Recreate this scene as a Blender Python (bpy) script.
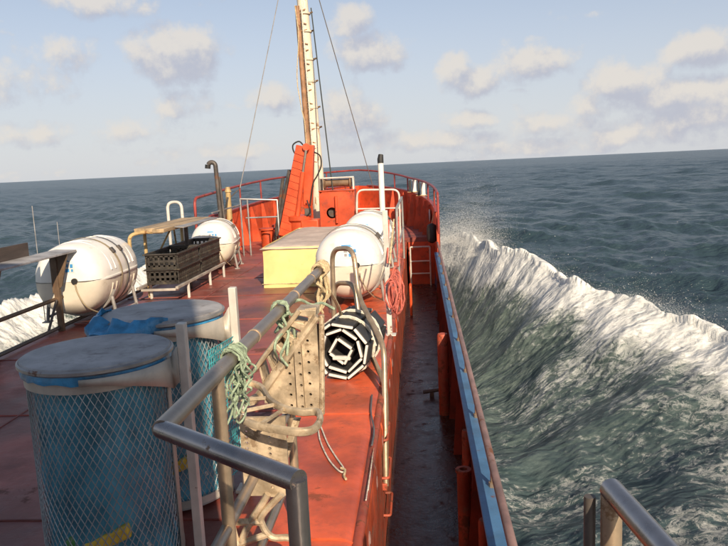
import bpy, bmesh, math, random
import numpy as np
from mathutils import Vector, Matrix, noise as mnoise

random.seed(7)
rng = np.random.default_rng(7)
for o in list(bpy.data.objects):
    bpy.data.objects.remove(o)
scene = bpy.context.scene
COL = scene.collection
R = math.radians

# ------------------------------------------------------------------ camera
EYE = Vector((0.0, 0.0, 1.65))
YAW, PITCH, ROLL = R(4.71), R(8.62), R(2.67)
FPX, CX, CY = 708.0, 364.0, 273.0
_f = Vector((-math.sin(YAW) * math.cos(PITCH), math.cos(YAW) * math.cos(PITCH), -math.sin(PITCH)))
_r0 = Vector((math.cos(YAW), math.sin(YAW), 0))
_u0 = _r0.cross(_f)
_R = _r0 * math.cos(ROLL) - _u0 * math.sin(ROLL)
_U = _r0 * math.sin(ROLL) + _u0 * math.cos(ROLL)
cam_data = bpy.data.cameras.new('camera')
cam_data.sensor_width = 36
cam_data.lens = 36 * FPX / 728
cam_data.clip_start = 0.05
cam_data.clip_end = 30000
cam = bpy.data.objects.new('camera', cam_data)
COL.objects.link(cam)
m3 = Matrix((_R, _U, -_f)).transposed()
cam.matrix_world = Matrix.Translation(EYE) @ m3.to_4x4()
scene.camera = cam


def ray(x, y):
    return _f * FPX + _R * (x - CX) + _U * (CY - y)


def onz(x, y, z):
    d = ray(x, y)
    return EYE + d * ((z - EYE.z) / d.z)


def ony(x, y, Y):
    d = ray(x, y)
    return EYE + d * ((Y - EYE.y) / d.y)


def onx(x, y, X):
    d = ray(x, y)
    return EYE + d * ((X - EYE.x) / d.x)


# ------------------------------------------------------------------ world / sun
SUN_AZ = R(20)      # off the stern, towards starboard
SUN_EL = R(30)
sun_dir = Vector((math.sin(SUN_AZ) * math.cos(SUN_EL), -math.cos(SUN_AZ) * math.cos(SUN_EL), math.sin(SUN_EL)))
sd = bpy.data.lights.new('sun', 'SUN')
sd.energy = 4.4
sd.angle = R(0.6)
sd.color = (1.0, 0.83, 0.62)
sun = bpy.data.objects.new('sun', sd)
COL.objects.link(sun)
sun.rotation_euler = (-sun_dir).to_track_quat('-Z', 'Y').to_euler()
sun.location = sun_dir * 40

scene.view_settings.view_transform = 'Standard'
scene.view_settings.look = 'None'
scene.view_settings.exposure = 0.48
scene.view_settings.gamma = 1.0
scene.render.film_transparent = False
scene.cycles.max_bounces = 6
scene.cycles.use_adaptive_sampling = True
scene.cycles.adaptive_threshold = .015
scene.cycles.use_denoising = True

world = bpy.data.worlds.new('World')
scene.world = world
world.use_nodes = True


def N(nt, t, **kw):
    n = nt.nodes.new(t)
    for k, v in kw.items():
        if k.startswith('i_'):
            key = k[2:]
            key = int(key) if key.isdigit() else key.replace('_', ' ')
            n.inputs[key].default_value = v
        else:
            setattr(n, k, v)
    return n


def math_node(nt, op, a, b=None, c=None, clamp=False):
    n = nt.nodes.new('ShaderNodeMath')
    n.operation = op
    n.use_clamp = clamp
    for i, v in enumerate((a, b, c)):
        if v is None:
            continue
        if isinstance(v, (int, float)):
            n.inputs[i].default_value = v
        else:
            nt.links.new(v, n.inputs[i])
    return n.outputs[0]


def smooth(nt, v, lo, hi, a=0.0, b=1.0):
    n = nt.nodes.new('ShaderNodeMapRange')
    n.interpolation_type = 'SMOOTHSTEP'
    nt.links.new(v, n.inputs[0])
    for i, q in enumerate((lo, hi, a, b)):
        n.inputs[i + 1].default_value = q
    return n.outputs[0]


def mixc(nt, fac, a, b):
    n = nt.nodes.new('ShaderNodeMix')
    n.data_type = 'RGBA'
    n.clamp_factor = True
    for i, v in ((0, fac), (6, a), (7, b)):
        if isinstance(v, (int, float)):
            n.inputs[i].default_value = v
        elif isinstance(v, tuple):
            n.inputs[i].default_value = v if len(v) == 4 else (*v, 1)
        else:
            nt.links.new(v, n.inputs[i])
    return n.outputs[2]


def az_el(x, y):
    d = ray(x, y).normalized()
    return d


# named cumulus puffs of the photograph: pixel centre, half width, half height (px), weight
PUFFS = [(176, 54, 46, 30, 1.0), (60, 52, 40, 22, .35), (25, 84, 50, 22, .5), (100, 4, 48, 14, .8), (180, 104, 34, 22, .32), (274, 97, 34, 15, .62),
         (352, 22, 22, 20, .6), (372, 52, 40, 20, .85), (345, 112, 40, 30, .8), (452, 72, 18, 20, .8), (476, 84, 26, 17, .8), (535, 64, 42, 18, .8),
         (625, 84, 40, 24, .85), (700, 50, 36, 18, .95), (680, 96, 75, 20, .75), (690, 118, 70, 20, .75), (600, 104, 40, 16, .6), (470, 121, 34, 12, .62), (555, 124, 62, 14, .4),
         (150, 130, 70, 16, .3), (420, 140, 110, 12, .5), (640, 137, 90, 12, .55), (560, 145, 120, 10, .45), (240, 150, 110, 10, .35), (30, 135, 70, 14, .28)]


def build_world():
    nt = world.node_tree
    nt.nodes.clear()
    g = bpy.data.node_groups.new('cloud_field', 'ShaderNodeTree')
    g.interface.new_socket('Vector', in_out='INPUT', socket_type='NodeSocketVector')
    g.interface.new_socket('Density', in_out='OUTPUT', socket_type='NodeSocketFloat')
    gi = g.nodes.new('NodeGroupInput')
    go = g.nodes.new('NodeGroupOutput')
    v = gi.outputs[0]
    n1 = N(g, 'ShaderNodeTexNoise', i_Scale=27.0, i_Detail=8.0, i_Roughness=.60)
    g.links.new(v, n1.inputs['Vector'])
    # generic broken cloud everywhere
    mp = N(g, 'ShaderNodeMapping')
    mp.inputs['Scale'].default_value = (3.2, 3.2, 11.0)
    mp.inputs['Location'].default_value = (.37, 1.3, .2)
    g.links.new(v, mp.inputs['Vector'])
    n2 = N(g, 'ShaderNodeTexNoise', i_Scale=1.6, i_Detail=5.0, i_Roughness=.55)
    g.links.new(mp.outputs[0], n2.inputs['Vector'])
    tot = math_node(g, 'MULTIPLY', smooth(g, n2.outputs[0], .44, .80), .50)
    for (px, py, hw, hh, wgt) in PUFFS:
        c = az_el(px, py)
        sub = N(g, 'ShaderNodeVectorMath', operation='SUBTRACT')
        sub.inputs[1].default_value = c
        g.links.new(v, sub.inputs[0])
        mul = N(g, 'ShaderNodeVectorMath', operation='MULTIPLY')
        sx, sz = FPX / hw, FPX / hh
        mul.inputs[1].default_value = (sx, sx, sz)
        g.links.new(sub.outputs[0], mul.inputs[0])
        ln = N(g, 'ShaderNodeVectorMath', operation='LENGTH')
        g.links.new(mul.outputs[0], ln.inputs[0])
        b = smooth(g, ln.outputs['Value'], 0.15, 1.55, min(1.0, wgt + .14), 0.0)
        tot = math_node(g, 'MAXIMUM', tot, b)
    # noise erodes the puffs
    e = math_node(g, 'SUBTRACT', n1.outputs[0], .5)
    d = math_node(g, 'MULTIPLY_ADD', e, 1.9, tot)
    d = math_node(g, 'MULTIPLY', d, smooth(g, tot, .0, .22))
    g.links.new(d, go.inputs[0])

    tc = nt.nodes.new('ShaderNodeTexCoord')
    vec = N(nt, 'ShaderNodeVectorMath', operation='NORMALIZE')
    nt.links.new(tc.outputs['Generated'], vec.inputs[0])
    a = nt.nodes.new('ShaderNodeGroup'); a.node_tree = g
    nt.links.new(vec.outputs[0], a.inputs[0])
    off = N(nt, 'ShaderNodeVectorMath', operation='ADD')
    off.inputs[1].default_value = (-0.010, -0.004, .020)
    nt.links.new(vec.outputs[0], off.inputs[0])
    b = nt.nodes.new('ShaderNodeGroup'); b.node_tree = g
    nt.links.new(off.outputs[0], b.inputs[0])
    cover = smooth(nt, a.outputs[0], .16, .82)
    lit = smooth(nt, math_node(nt, 'SUBTRACT', a.outputs[0], b.outputs[0]), -.30, .55)
    sky = N(nt, 'ShaderNodeTexSky', sky_type='NISHITA', sun_disc=False)
    sky.sun_elevation = SUN_EL
    # the node's rotation 0 looks to +Y and turns towards +X
    sky.sun_rotation = math.atan2(sun_dir.x, sun_dir.y)
    sky.altitude = 0
    sky.air_density = 1.0
    sky.dust_density = .7
    sky.ozone_density = 1.4
    hsv = N(nt, 'ShaderNodeHueSaturation')
    hsv.inputs['Saturation'].default_value = .80
    nt.links.new(sky.outputs[0], hsv.inputs['Color'])
    # thin high veil: whitens the blue a little and evenly
    sepd = nt.nodes.new('ShaderNodeSeparateXYZ')
    nt.links.new(vec.outputs[0], sepd.inputs[0])
    # moist sea air: pale near the horizon all round, clear overhead
    air = smooth(nt, sepd.outputs[2], -.02, .42, .88, .06)
    hz = mixc(nt, smooth(nt, sepd.outputs[2], .0, .26), (6.1, 6.25, 6.6), (5.2, 5.65, 6.9))
    veiled = mixc(nt, air, hsv.outputs[0], hz)
    ccol = mixc(nt, lit, (4.45, 4.6, 5.4), (7.3, 6.75, 6.1))
    final = mixc(nt, math_node(nt, 'MULTIPLY', cover, .80), veiled, ccol)
    bg = nt.nodes.new('ShaderNodeBackground')
    bg.inputs['Strength'].default_value = 0.078
    nt.links.new(final, bg.inputs['Color'])
    out = nt.nodes.new('ShaderNodeOutputWorld')
    nt.links.new(bg.outputs[0], out.inputs[0])


build_world()

# ------------------------------------------------------------------ materials
MATS = {}


def mat(name, col, rough=.5, metal=0.0, var=.18, scale=5.0, rust=0.0, rustcol=(.16, .055, .02), bump=.15, bscale=40.0, spec=.5, coat=0.0,
        alpha=1.0, stretch=(1, 1, 1), dirt=0.0, dirtcol=(.10, .08, .07), trans=0.0, rscale=4.0):
    m = bpy.data.materials.new(name)
    m.use_nodes = True
    nt = m.node_tree
    p = nt.nodes['Principled BSDF']
    tc = nt.nodes.new('ShaderNodeTexCoord')
    oi = nt.nodes.new('ShaderNodeObjectInfo')
    add = N(nt, 'ShaderNodeVectorMath', operation='MULTIPLY_ADD')
    nt.links.new(oi.outputs['Random'], add.inputs[0])
    add.inputs[1].default_value = (17.0, 31.0, 23.0)
    nt.links.new(tc.outputs['Object'], add.inputs[2])
    mp = N(nt, 'ShaderNodeMapping')
    mp.inputs['Scale'].default_value = stretch
    nt.links.new(add.outputs[0], mp.inputs['Vector'])
    v = mp.outputs[0]
    n1 = N(nt, 'ShaderNodeTexNoise', i_Scale=scale, i_Detail=6.0, i_Roughness=.6)
    nt.links.new(v, n1.inputs['Vector'])
    f = smooth(nt, n1.outputs[0], .30, .70)
    lo = tuple(max(0, c * (1 - var * 1.5)) for c in col)
    hi = tuple(min(1, c * (1 + var)) for c in col)
    c = mixc(nt, f, lo, hi)
    r = math_node(nt, 'MULTIPLY_ADD', n1.outputs[0], .25, rough - .125)
    if dirt:
        n3 = N(nt, 'ShaderNodeTexNoise', i_Scale=rscale * 1.7, i_Detail=7.0, i_Roughness=.68)
        nt.links.new(v, n3.inputs['Vector'])
        df = smooth(nt, n3.outputs[0], .62 - .25 * dirt, .78 - .1 * dirt, 0, min(1, .35 + dirt))
        c = mixc(nt, df, c, dirtcol)
        r = math_node(nt, 'MULTIPLY_ADD', df, .25, r)
    if rust:
        n2 = N(nt, 'ShaderNodeTexNoise', i_Scale=rscale, i_Detail=9.0, i_Roughness=.72)
        nt.links.new(v, n2.inputs['Vector'])
        rf = smooth(nt, n2.outputs[0], .66 - .22 * rust, .71 - .18 * rust)
        c = mixc(nt, math_node(nt, 'MULTIPLY', rf, .85), c, rustcol)
        r = math_node(nt, 'MULTIPLY_ADD', rf, .35, r)
        if metal:
            nt.links.new(math_node(nt, 'MULTIPLY_ADD', rf, -metal, metal, clamp=True), p.inputs['Metallic'])
    nt.links.new(c, p.inputs['Base Color'])
    nt.links.new(r, p.inputs['Roughness'])
    if not (rust and metal):
        p.inputs['Metallic'].default_value = metal
    p.inputs['Specular IOR Level'].default_value = spec
    if coat:
        p.inputs['Coat Weight'].default_value = coat
        p.inputs['Coat Roughness'].default_value = .2
    if trans:
        p.inputs['Transmission Weight'].default_value = trans
    if alpha < 1:
        p.inputs['Alpha'].default_value = alpha
    if bump:
        nb = N(nt, 'ShaderNodeTexNoise', i_Scale=bscale, i_Detail=4.0, i_Roughness=.6)
        nt.links.new(v, nb.inputs['Vector'])
        bp = N(nt, 'ShaderNodeBump', i_Strength=bump, i_Distance=.01)
        h = math_node(nt, 'MULTIPLY_ADD', n1.outputs[0], 1.2, nb.outputs[0])
        nt.links.new(h, bp.inputs['Height'])
        nt.links.new(bp.outputs[0], p.inputs['Normal'])
    MATS[name] = m
    return m


mat('red_paint', (.60, .082, .026), .45, var=.22, scale=2.2, rust=.34, bump=.25, bscale=14, dirt=.42, dirtcol=(.22, .05, .035))
mat('rusty_red', (.42, .075, .035), .55, var=.3, scale=3.0, rust=.62, rustcol=(.13, .05, .025), bump=.4, bscale=18, dirt=.6, dirtcol=(.22, .10, .06), rscale=6)
mat('bulwark_red_shaded', (.24, .040, .022), .5, var=.3, scale=2.5, rust=.5, rustcol=(.07, .035, .02), bump=.3, bscale=16, dirt=.5, dirtcol=(.10, .035, .028))  # bulwark paint darkened for the shaded waist; the bow keeps the lit red
mat('casing_red_sunlit', (.58, .098, .036), .38, var=.30, scale=2.4, rust=.36, rustcol=(.24, .065, .032), bump=.3, bscale=16, dirt=.6, dirtcol=(.34, .085, .055), rscale=3.2)  # deck red brightened to orange for the sunlit strip by the rail
mat('red_deck_shaded', (.28, .068, .050), .42, var=.42, scale=1.1, rust=.30, rustcol=(.12, .05, .035), bump=.3, bscale=22, dirt=.75, dirtcol=(.24, .095, .08), spec=.5, rscale=1.6)  # worn, dirty deck red, darkened further for the shade to port
mat('passage_deck_shaded', (.050, .027, .021), .28, var=.35, scale=2.0, rust=.35, rustcol=(.05, .03, .03), bump=.35, bscale=24, dirt=.6, dirtcol=(.045, .04, .045))  # floor colour lowered to carry the shade of the passage
mat('crane_red', (.64, .085, .024), .42, var=.16, scale=3.0, rust=.22, bump=.12, bscale=20, dirt=.2, dirtcol=(.35, .06, .02))
mat('maroon_pipe', (.30, .045, .035), .45, var=.2, rust=.3, bump=.1)
mat('cap_blue', (.07, .175, .33), .42, var=.18, scale=3.5, rust=.16, bump=.15, dirt=.35, dirtcol=(.10, .14, .18))
mat('hull_blue', (.05, .12, .26), .45, var=.2, rust=.3, scale=1.5)
mat('rail_brown', (.25, .15, .13), .45, var=.25, rust=.35, bump=.1, metal=.0)
mat('stainless', (.40, .33, .27), .40, metal=.75, var=.14, scale=7, rust=.10, rustcol=(.20, .11, .05), bump=.06, bscale=60, rscale=9)
mat('stainless_dark', (.36, .33, .32), .27, metal=.95, var=.15, scale=7, rust=.08, rustcol=(.20, .11, .05), bump=.05, bscale=60, rscale=9)
mat('stainless_warm', (.50, .38, .26), .42, metal=.65, var=.18, scale=8, rust=.25, rustcol=(.24, .12, .05), bump=.08, rscale=8)
mat('grey_steel', (.33, .31, .29), .5, metal=.25, var=.2, rust=.25, scale=5, bump=.12, rscale=7)
mat('white_post', (.62, .58, .52), .45, var=.15, rust=.25, bump=.1, rscale=8)
mat('galvanised', (.36, .35, .34), .45, metal=.6, var=.2, rust=.2, bump=.08)
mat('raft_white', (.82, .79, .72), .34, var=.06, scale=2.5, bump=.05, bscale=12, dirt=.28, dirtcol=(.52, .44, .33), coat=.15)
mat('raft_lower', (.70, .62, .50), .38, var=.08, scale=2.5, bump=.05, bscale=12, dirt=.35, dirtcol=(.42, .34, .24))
mat('strap_grey', (.12, .12, .13), .8, var=.2, bump=.3, bscale=120)
mat('strap_tan', (.42, .33, .20), .8, var=.2, bump=.3, bscale=120)
mat('black_rubber', (.025, .024, .024), .6, var=.3, bump=.1)
mat('sticker_blue', (.06, .30, .62), .4, var=.15, bump=0)
mat('sticker_white', (.74, .74, .72), .4, var=.1, bump=0)
mat('yellow_tarp', (.80, .65, .27), .55, var=.08, scale=3, bump=.30, bscale=7, dirt=.18, dirtcol=(.5, .35, .10))
mat('tarp_top', (.55, .45, .38), .7, var=.15, scale=3, bump=.35, bscale=9, dirt=.35, dirtcol=(.34, .26, .23))
mat('cream_mast', (.72, .63, .48), .5, var=.12, scale=6, rust=.32, rustcol=(.30, .13, .04), bump=.15, rscale=6, stretch=(1, 1, .35))
mat('spar_brown', (.34, .18, .09), .55, var=.25, rust=.35, bump=.15, rscale=6)
mat('yellow_post', (.46, .32, .14), .55, var=.2, rust=.45, bump=.15, rscale=7)
mat('dark_steel', (.10, .085, .075), .5, metal=.2, var=.3, rust=.4, bump=.15)
mat('wire', (.30, .28, .26), .5, metal=.3, bump=0)
mat('black_wire', (.03, .035, .03), .6, bump=0)
mat('wood_dark', (.075, .055, .045), .6, var=.35, scale=8, stretch=(1, .12, 1), bump=.3, bscale=30, dirt=.3, dirtcol=(.14, .12, .11))
mat('wood_bench', (.42, .30, .17), .6, var=.3, scale=8, stretch=(1, .12, 1), bump=.3, bscale=30, dirt=.4, dirtcol=(.18, .12, .07))
mat('bracket_brown', (.17, .105, .06), .6, var=.3, rust=.4, bump=.2)
mat('crate_plastic', (.045, .040, .034), .5, var=.3, bump=.1, dirt=.4, dirtcol=(.12, .095, .06))
mat('aluminium', (.60, .48, .33), .48, metal=.35, var=.28, scale=11, rust=.42, rustcol=(.19, .12, .065), dirt=.5, dirtcol=(.26, .18, .10), bump=.15, bscale=50, rscale=9)
mat('slat_black', (.035, .033, .032), .55, var=.3, bump=.1)
mat('slat_white', (.78, .75, .68), .45, var=.1, bump=.08, dirt=.3, dirtcol=(.4, .36, .3))
mat('rope_green', (.34, .43, .30), .85, var=.3, scale=30, bump=.6, bscale=160)
mat('rope_tan', (.62, .48, .28), .85, var=.25, scale=30, bump=.6, bscale=160)
mat('rope_red', (.60, .15, .11), .8, var=.25, scale=30, bump=.6, bscale=160)
mat('rope_white', (.72, .66, .55), .85, var=.2, scale=30, bump=.5, bscale=160)
mat('lid_grey', (.37, .36, .36), .55, metal=.1, var=.2, scale=5, bump=.15, bscale=25, dirt=.45, dirtcol=(.15, .13, .12))
mat('bin_band', (.50, .46, .40), .5, metal=.3, var=.15, rust=.2, bump=.1)
mat('bin_mesh', (.42, .45, .46), .45, metal=.4, var=.15, bump=0)
mat('bag_blue', (.085, .34, .47), .32, var=.35, scale=4, bump=.8, bscale=16, alpha=.90, spec=.6)
mat('bag_cuff', (.04, .24, .46), .36, var=.35, scale=8, bump=.6, bscale=22, spec=.6)
mat('net_teal', (.05, .34, .38), .5, var=.3, bump=0)
mat('rubbish_yellow', (.75, .52, .07), .5, bump=.1)
mat('rubbish_green', (.10, .32, .08), .4, bump=.1)
mat('rubbish_white', (.70, .70, .66), .5, bump=.2)
mat('hose_black', (.02, .02, .02), .5, bump=0)
mat('wheelhouse_white', (.72, .70, .66), .5, var=.08, rust=.1)
mat('wheelhouse_glass', (.03, .04, .05), .08, var=.1, bump=0)
M = MATS


# ------------------------------------------------------------------ mesh builder
class MB:
    def __init__(self):
        self.v, self.f = [], []

    def add(self, vs, fs):
        o = len(self.v)
        self.v += [tuple(q) for q in vs]
        self.f += [tuple(i + o for i in q) for q in fs]
        return self

    def box(self, c, s, rz=0.0, rx=0.0, ry=0.0, ch=0.0):
        x, y, z = (q / 2 for q in s)
        mt = Matrix.Translation(c) @ Matrix.Rotation(rz, 4, 'Z') @ Matrix.Rotation(ry, 4, 'Y') @ Matrix.Rotation(rx, 4, 'X')
        vs = [mt @ Vector(q) for q in ((-x, -y, -z), (x, -y, -z), (x, y, -z), (-x, y, -z), (-x, -y, z), (x, -y, z), (x, y, z), (-x, y, z))]
        return self.add(vs, [(0, 3, 2, 1), (4, 5, 6, 7), (0, 1, 5, 4), (1, 2, 6, 5), (2, 3, 7, 6), (3, 0, 4, 7)])

    def tube(self, pts, r, n=10, closed=False, cap=True, flat=None):
        pts = [Vector(p) for p in pts]
        k = len(pts)
        rs = r if isinstance(r, (list, tuple)) else [r] * k
        rings = []
        t0 = (pts[1] - pts[0]).normalized()
        up = Vector((0, 0, 1)) if abs(t0.z) < .9 else Vector((0, 1, 0))
        nrm = (up - t0 * up.dot(t0)).normalized()
        for i, p in enumerate(pts):
            if closed:
                t = (pts[(i + 1) % k] - pts[i - 1]).normalized()
            elif i == 0:
                t = pts[1] - pts[0]
            elif i == k - 1:
                t = pts[-1] - pts[-2]
            else:
                t = (pts[i + 1] - p).normalized() + (p - pts[i - 1]).normalized()
            t = t.normalized()
            nrm = (nrm - t * nrm.dot(t))
            nrm = nrm.normalized() if nrm.length > 1e-6 else t.orthogonal().normalized()
            b = t.cross(nrm)
            fx, fy = (1, 1) if flat is None else flat
            rings.append([p + (nrm * math.cos(2 * math.pi * j / n) * fx + b * math.sin(2 * math.pi * j / n) * fy) * rs[i] for j in range(n)])
        vs = [q for rg in rings for q in rg]
        fs = []
        for i in range(k if closed else k - 1):
            a, b2 = i * n, ((i + 1) % k) * n
            for j in range(n):
                fs.append((a + j, a + (j + 1) % n, b2 + (j + 1) % n, b2 + j))
        if cap and not closed:
            fs.append(tuple(reversed(range(n))))
            fs.append(tuple((k - 1) * n + j for j in range(n)))
        return self.add(vs, fs)

    def lathe(self, prof, c=(0, 0, 0), n=32, axis='Z', cap=True):
        vs, fs = [], []
        for (rr, zz) in prof:
            for j in range(n):
                a = 2 * math.pi * j / n
                q = (rr * math.cos(a), rr * math.sin(a), zz)
                if axis == 'Y':
                    q = (q[0], q[2], -q[1])
                elif axis == 'X':
                    q = (q[2], q[0], q[1])
                vs.append((q[0] + c[0], q[1] + c[1], q[2] + c[2]))
        k = len(prof)
        for i in range(k - 1):
            for j in range(n):
                fs.append((i * n + j, i * n + (j + 1) % n, (i + 1) * n + (j + 1) % n, (i + 1) * n + j))
        if cap:
            fs.append(tuple(reversed(range(n))))
            fs.append(tuple((k - 1) * n + j for j in range(n)))
        return self.add(vs, fs)

    def prism(self, poly, d):
        """extrude the polygon (list of Vectors) by vector d"""
        k = len(poly)
        poly = [Vector(p) for p in poly]
        d = Vector(d)
        vs = poly + [p + d for p in poly]
        fs = [tuple(reversed(range(k))), tuple(range(k, 2 * k))]
        for i in range(k):
            fs.append((i, (i + 1) % k, k + (i + 1) % k, k + i))
        return self.add(vs, fs)

    def grid(self, rows, close=False):
        k, n = len(rows), len(rows[0])
        vs = [q for r_ in rows for q in r_]
        fs = []
        for i in range(k - 1):
            for j in range(n if close else n - 1):
                fs.append((i * n + j, i * n + (j + 1) % n, (i + 1) * n + (j + 1) % n, (i + 1) * n + j))
        return self.add(vs, fs)

    def build(self, name, m, parent=None, base=None, bevel=0.0, sharp=40, smooth=True):
        """mesh coordinates are world coordinates minus the thing's base"""
        me = bpy.data.meshes.new(name)
        off = Vector((0, 0, 0))
        if base is not None:
            off = Vector(base)
        elif parent is not None:
            q = parent
            while q is not None:
                off = off + q.location
                q = q.parent
        vs = [(a - off.x, b - off.y, c - off.z) for a, b, c in self.v]
        me.from_pydata(vs, [], self.f)
        bm = bmesh.new(); bm.from_mesh(me)
        bmesh.ops.recalc_face_normals(bm, faces=bm.faces)
        bm.to_mesh(me); bm.free()
        if smooth:
            me.polygons.foreach_set('use_smooth', [True] * len(me.polygons))
            me.set_sharp_from_angle(angle=R(sharp))
        me.materials.append(M[m])
        o = bpy.data.objects.new(name, me)
        COL.objects.link(o)
        if parent is not None:
            o.parent = parent
        elif base is not None:
            o.location = base
        if bevel:
            b = o.modifiers.new('edge', 'BEVEL')
            b.width = bevel
            b.segments = 2
            b.limit_method = 'ANGLE'
            b.angle_limit = R(40)
        return o


def tag(o, label, cat, group=None, kind=None):
    if label:
        o['label'] = label
    if cat:
        o['category'] = cat
    if group:
        o['group'] = group
    if kind:
        o['kind'] = kind
    return o


def thing(name, loc, label, cat, group=None):
    o = bpy.data.objects.new(name, None)
    o.empty_display_size = .2
    COL.objects.link(o)
    o.location = loc
    return tag(o, label, cat, group)


def copy_tree(o, parent=None):
    c = o.copy()
    COL.objects.link(c)
    c.parent = parent
    for ch in list(o.children):
        copy_tree(ch, c)
    return c


def arc(c, r, a0, a1, u, v, n=8):
    """points of an arc in the plane of unit vectors u, v"""
    c, u, v = Vector(c), Vector(u), Vector(v)
    return [c + u * (r * math.cos(a0 + (a1 - a0) * i / n)) + v * (r * math.sin(a0 + (a1 - a0) * i / n)) for i in range(n + 1)]


def fillet(pts, r, n=6):
    """round the inner corners of a polyline"""
    pts = [Vector(p) for p in pts]
    out = [pts[0]]
    for i in range(1, len(pts) - 1):
        a, b, c = pts[i - 1], pts[i], pts[i + 1]
        d1, d2 = (a - b), (c - b)
        rr = min(r, d1.length * .48, d2.length * .48)
        p1, p2 = b + d1.normalized() * rr, b + d2.normalized() * rr
        for k in range(n + 1):
            t = k / n
            out.append(p1 * (1 - t) ** 2 + b * 2 * t * (1 - t) + p2 * t * t)
    out.append(pts[-1])
    return out


def wobble(pts, amp, seed=0):
    rr = random.Random(seed)
    return [Vector(p) + Vector((rr.uniform(-amp, amp), rr.uniform(-amp, amp), rr.uniform(-amp, amp))) for p in pts]


def spline(pts, n=8):
    pts = [Vector(p) for p in pts]
    P = [pts[0] * 2 - pts[1]] + pts + [pts[-1] * 2 - pts[-2]]
    out = []
    for i in range(1, len(P) - 2):
        p0, p1, p2, p3 = P[i - 1:i + 3]
        for k in range(n):
            t = k / n
            out.append(.5 * ((2 * p1) + (p2 - p0) * t + (2 * p0 - 5 * p1 + 4 * p2 - p3) * t * t + (3 * p1 - p0 - 3 * p2 + p3) * t ** 3))
    out.append(pts[-1])
    return out


# ------------------------------------------------------------------ sea
SEA = -2.1
XC = -1.85            # ship's centre line
HALF = 2.22


def hw(Y):
    if Y <= 14:
        return HALF
    t = min(1.0, (Y - 14) / 8.0)
    return HALF * (1 - t ** 2.5) ** .75


def vnoise(x, y, seed=0):
    """value noise in numpy"""
    xi, yi = np.floor(x).astype(np.int64), np.floor(y).astype(np.int64)
    xf, yf = x - xi, y - yi
    xf, yf = xf * xf * (3 - 2 * xf), yf * yf * (3 - 2 * yf)

    def h(a, b):
        n = (a * 374761393 + b * 668265263 + seed * 974634777) & 0xFFFFFFFF
        n = ((n ^ (n >> 13)) * 1274126177) & 0xFFFFFFFF
        return ((n ^ (n >> 16)) & 0xFFFF) / 65535.0
    return (h(xi, yi) * (1 - xf) + h(xi + 1, yi) * xf) * (1 - yf) + (h(xi, yi + 1) * (1 - xf) + h(xi + 1, yi + 1) * xf) * yf


def fbm(x, y, seed=0, o=4):
    s, a, t = 0, .5, 0
    for k in range(o):
        s = s + a * vnoise(x * 2 ** k, y * 2 ** k, seed + k)
        t += a
        a *= .5
    return s / t


CREST = np.array([  # Y, X of crest on starboard, height
    (-40, 26, .15), (-10, 13.5, .45), (0, 8.6, .80), (5, 6.1, 1.05), (9.66, 4.10, 1.25), (10.5, 3.66, 1.30), (12.05, 3.18, 1.35), (13.3, 2.66, 1.42),
    (15.1, 2.12, 1.50), (17.5, 1.42, 1.58), (19.5, .90, 1.62), (20.7, .45, 1.45), (21.6, -.2, 1.1), (22.6, -1.1, .45), (23.6, -1.8, .1), (25, -1.85, 0), (60, -1.85, 0)])


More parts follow.
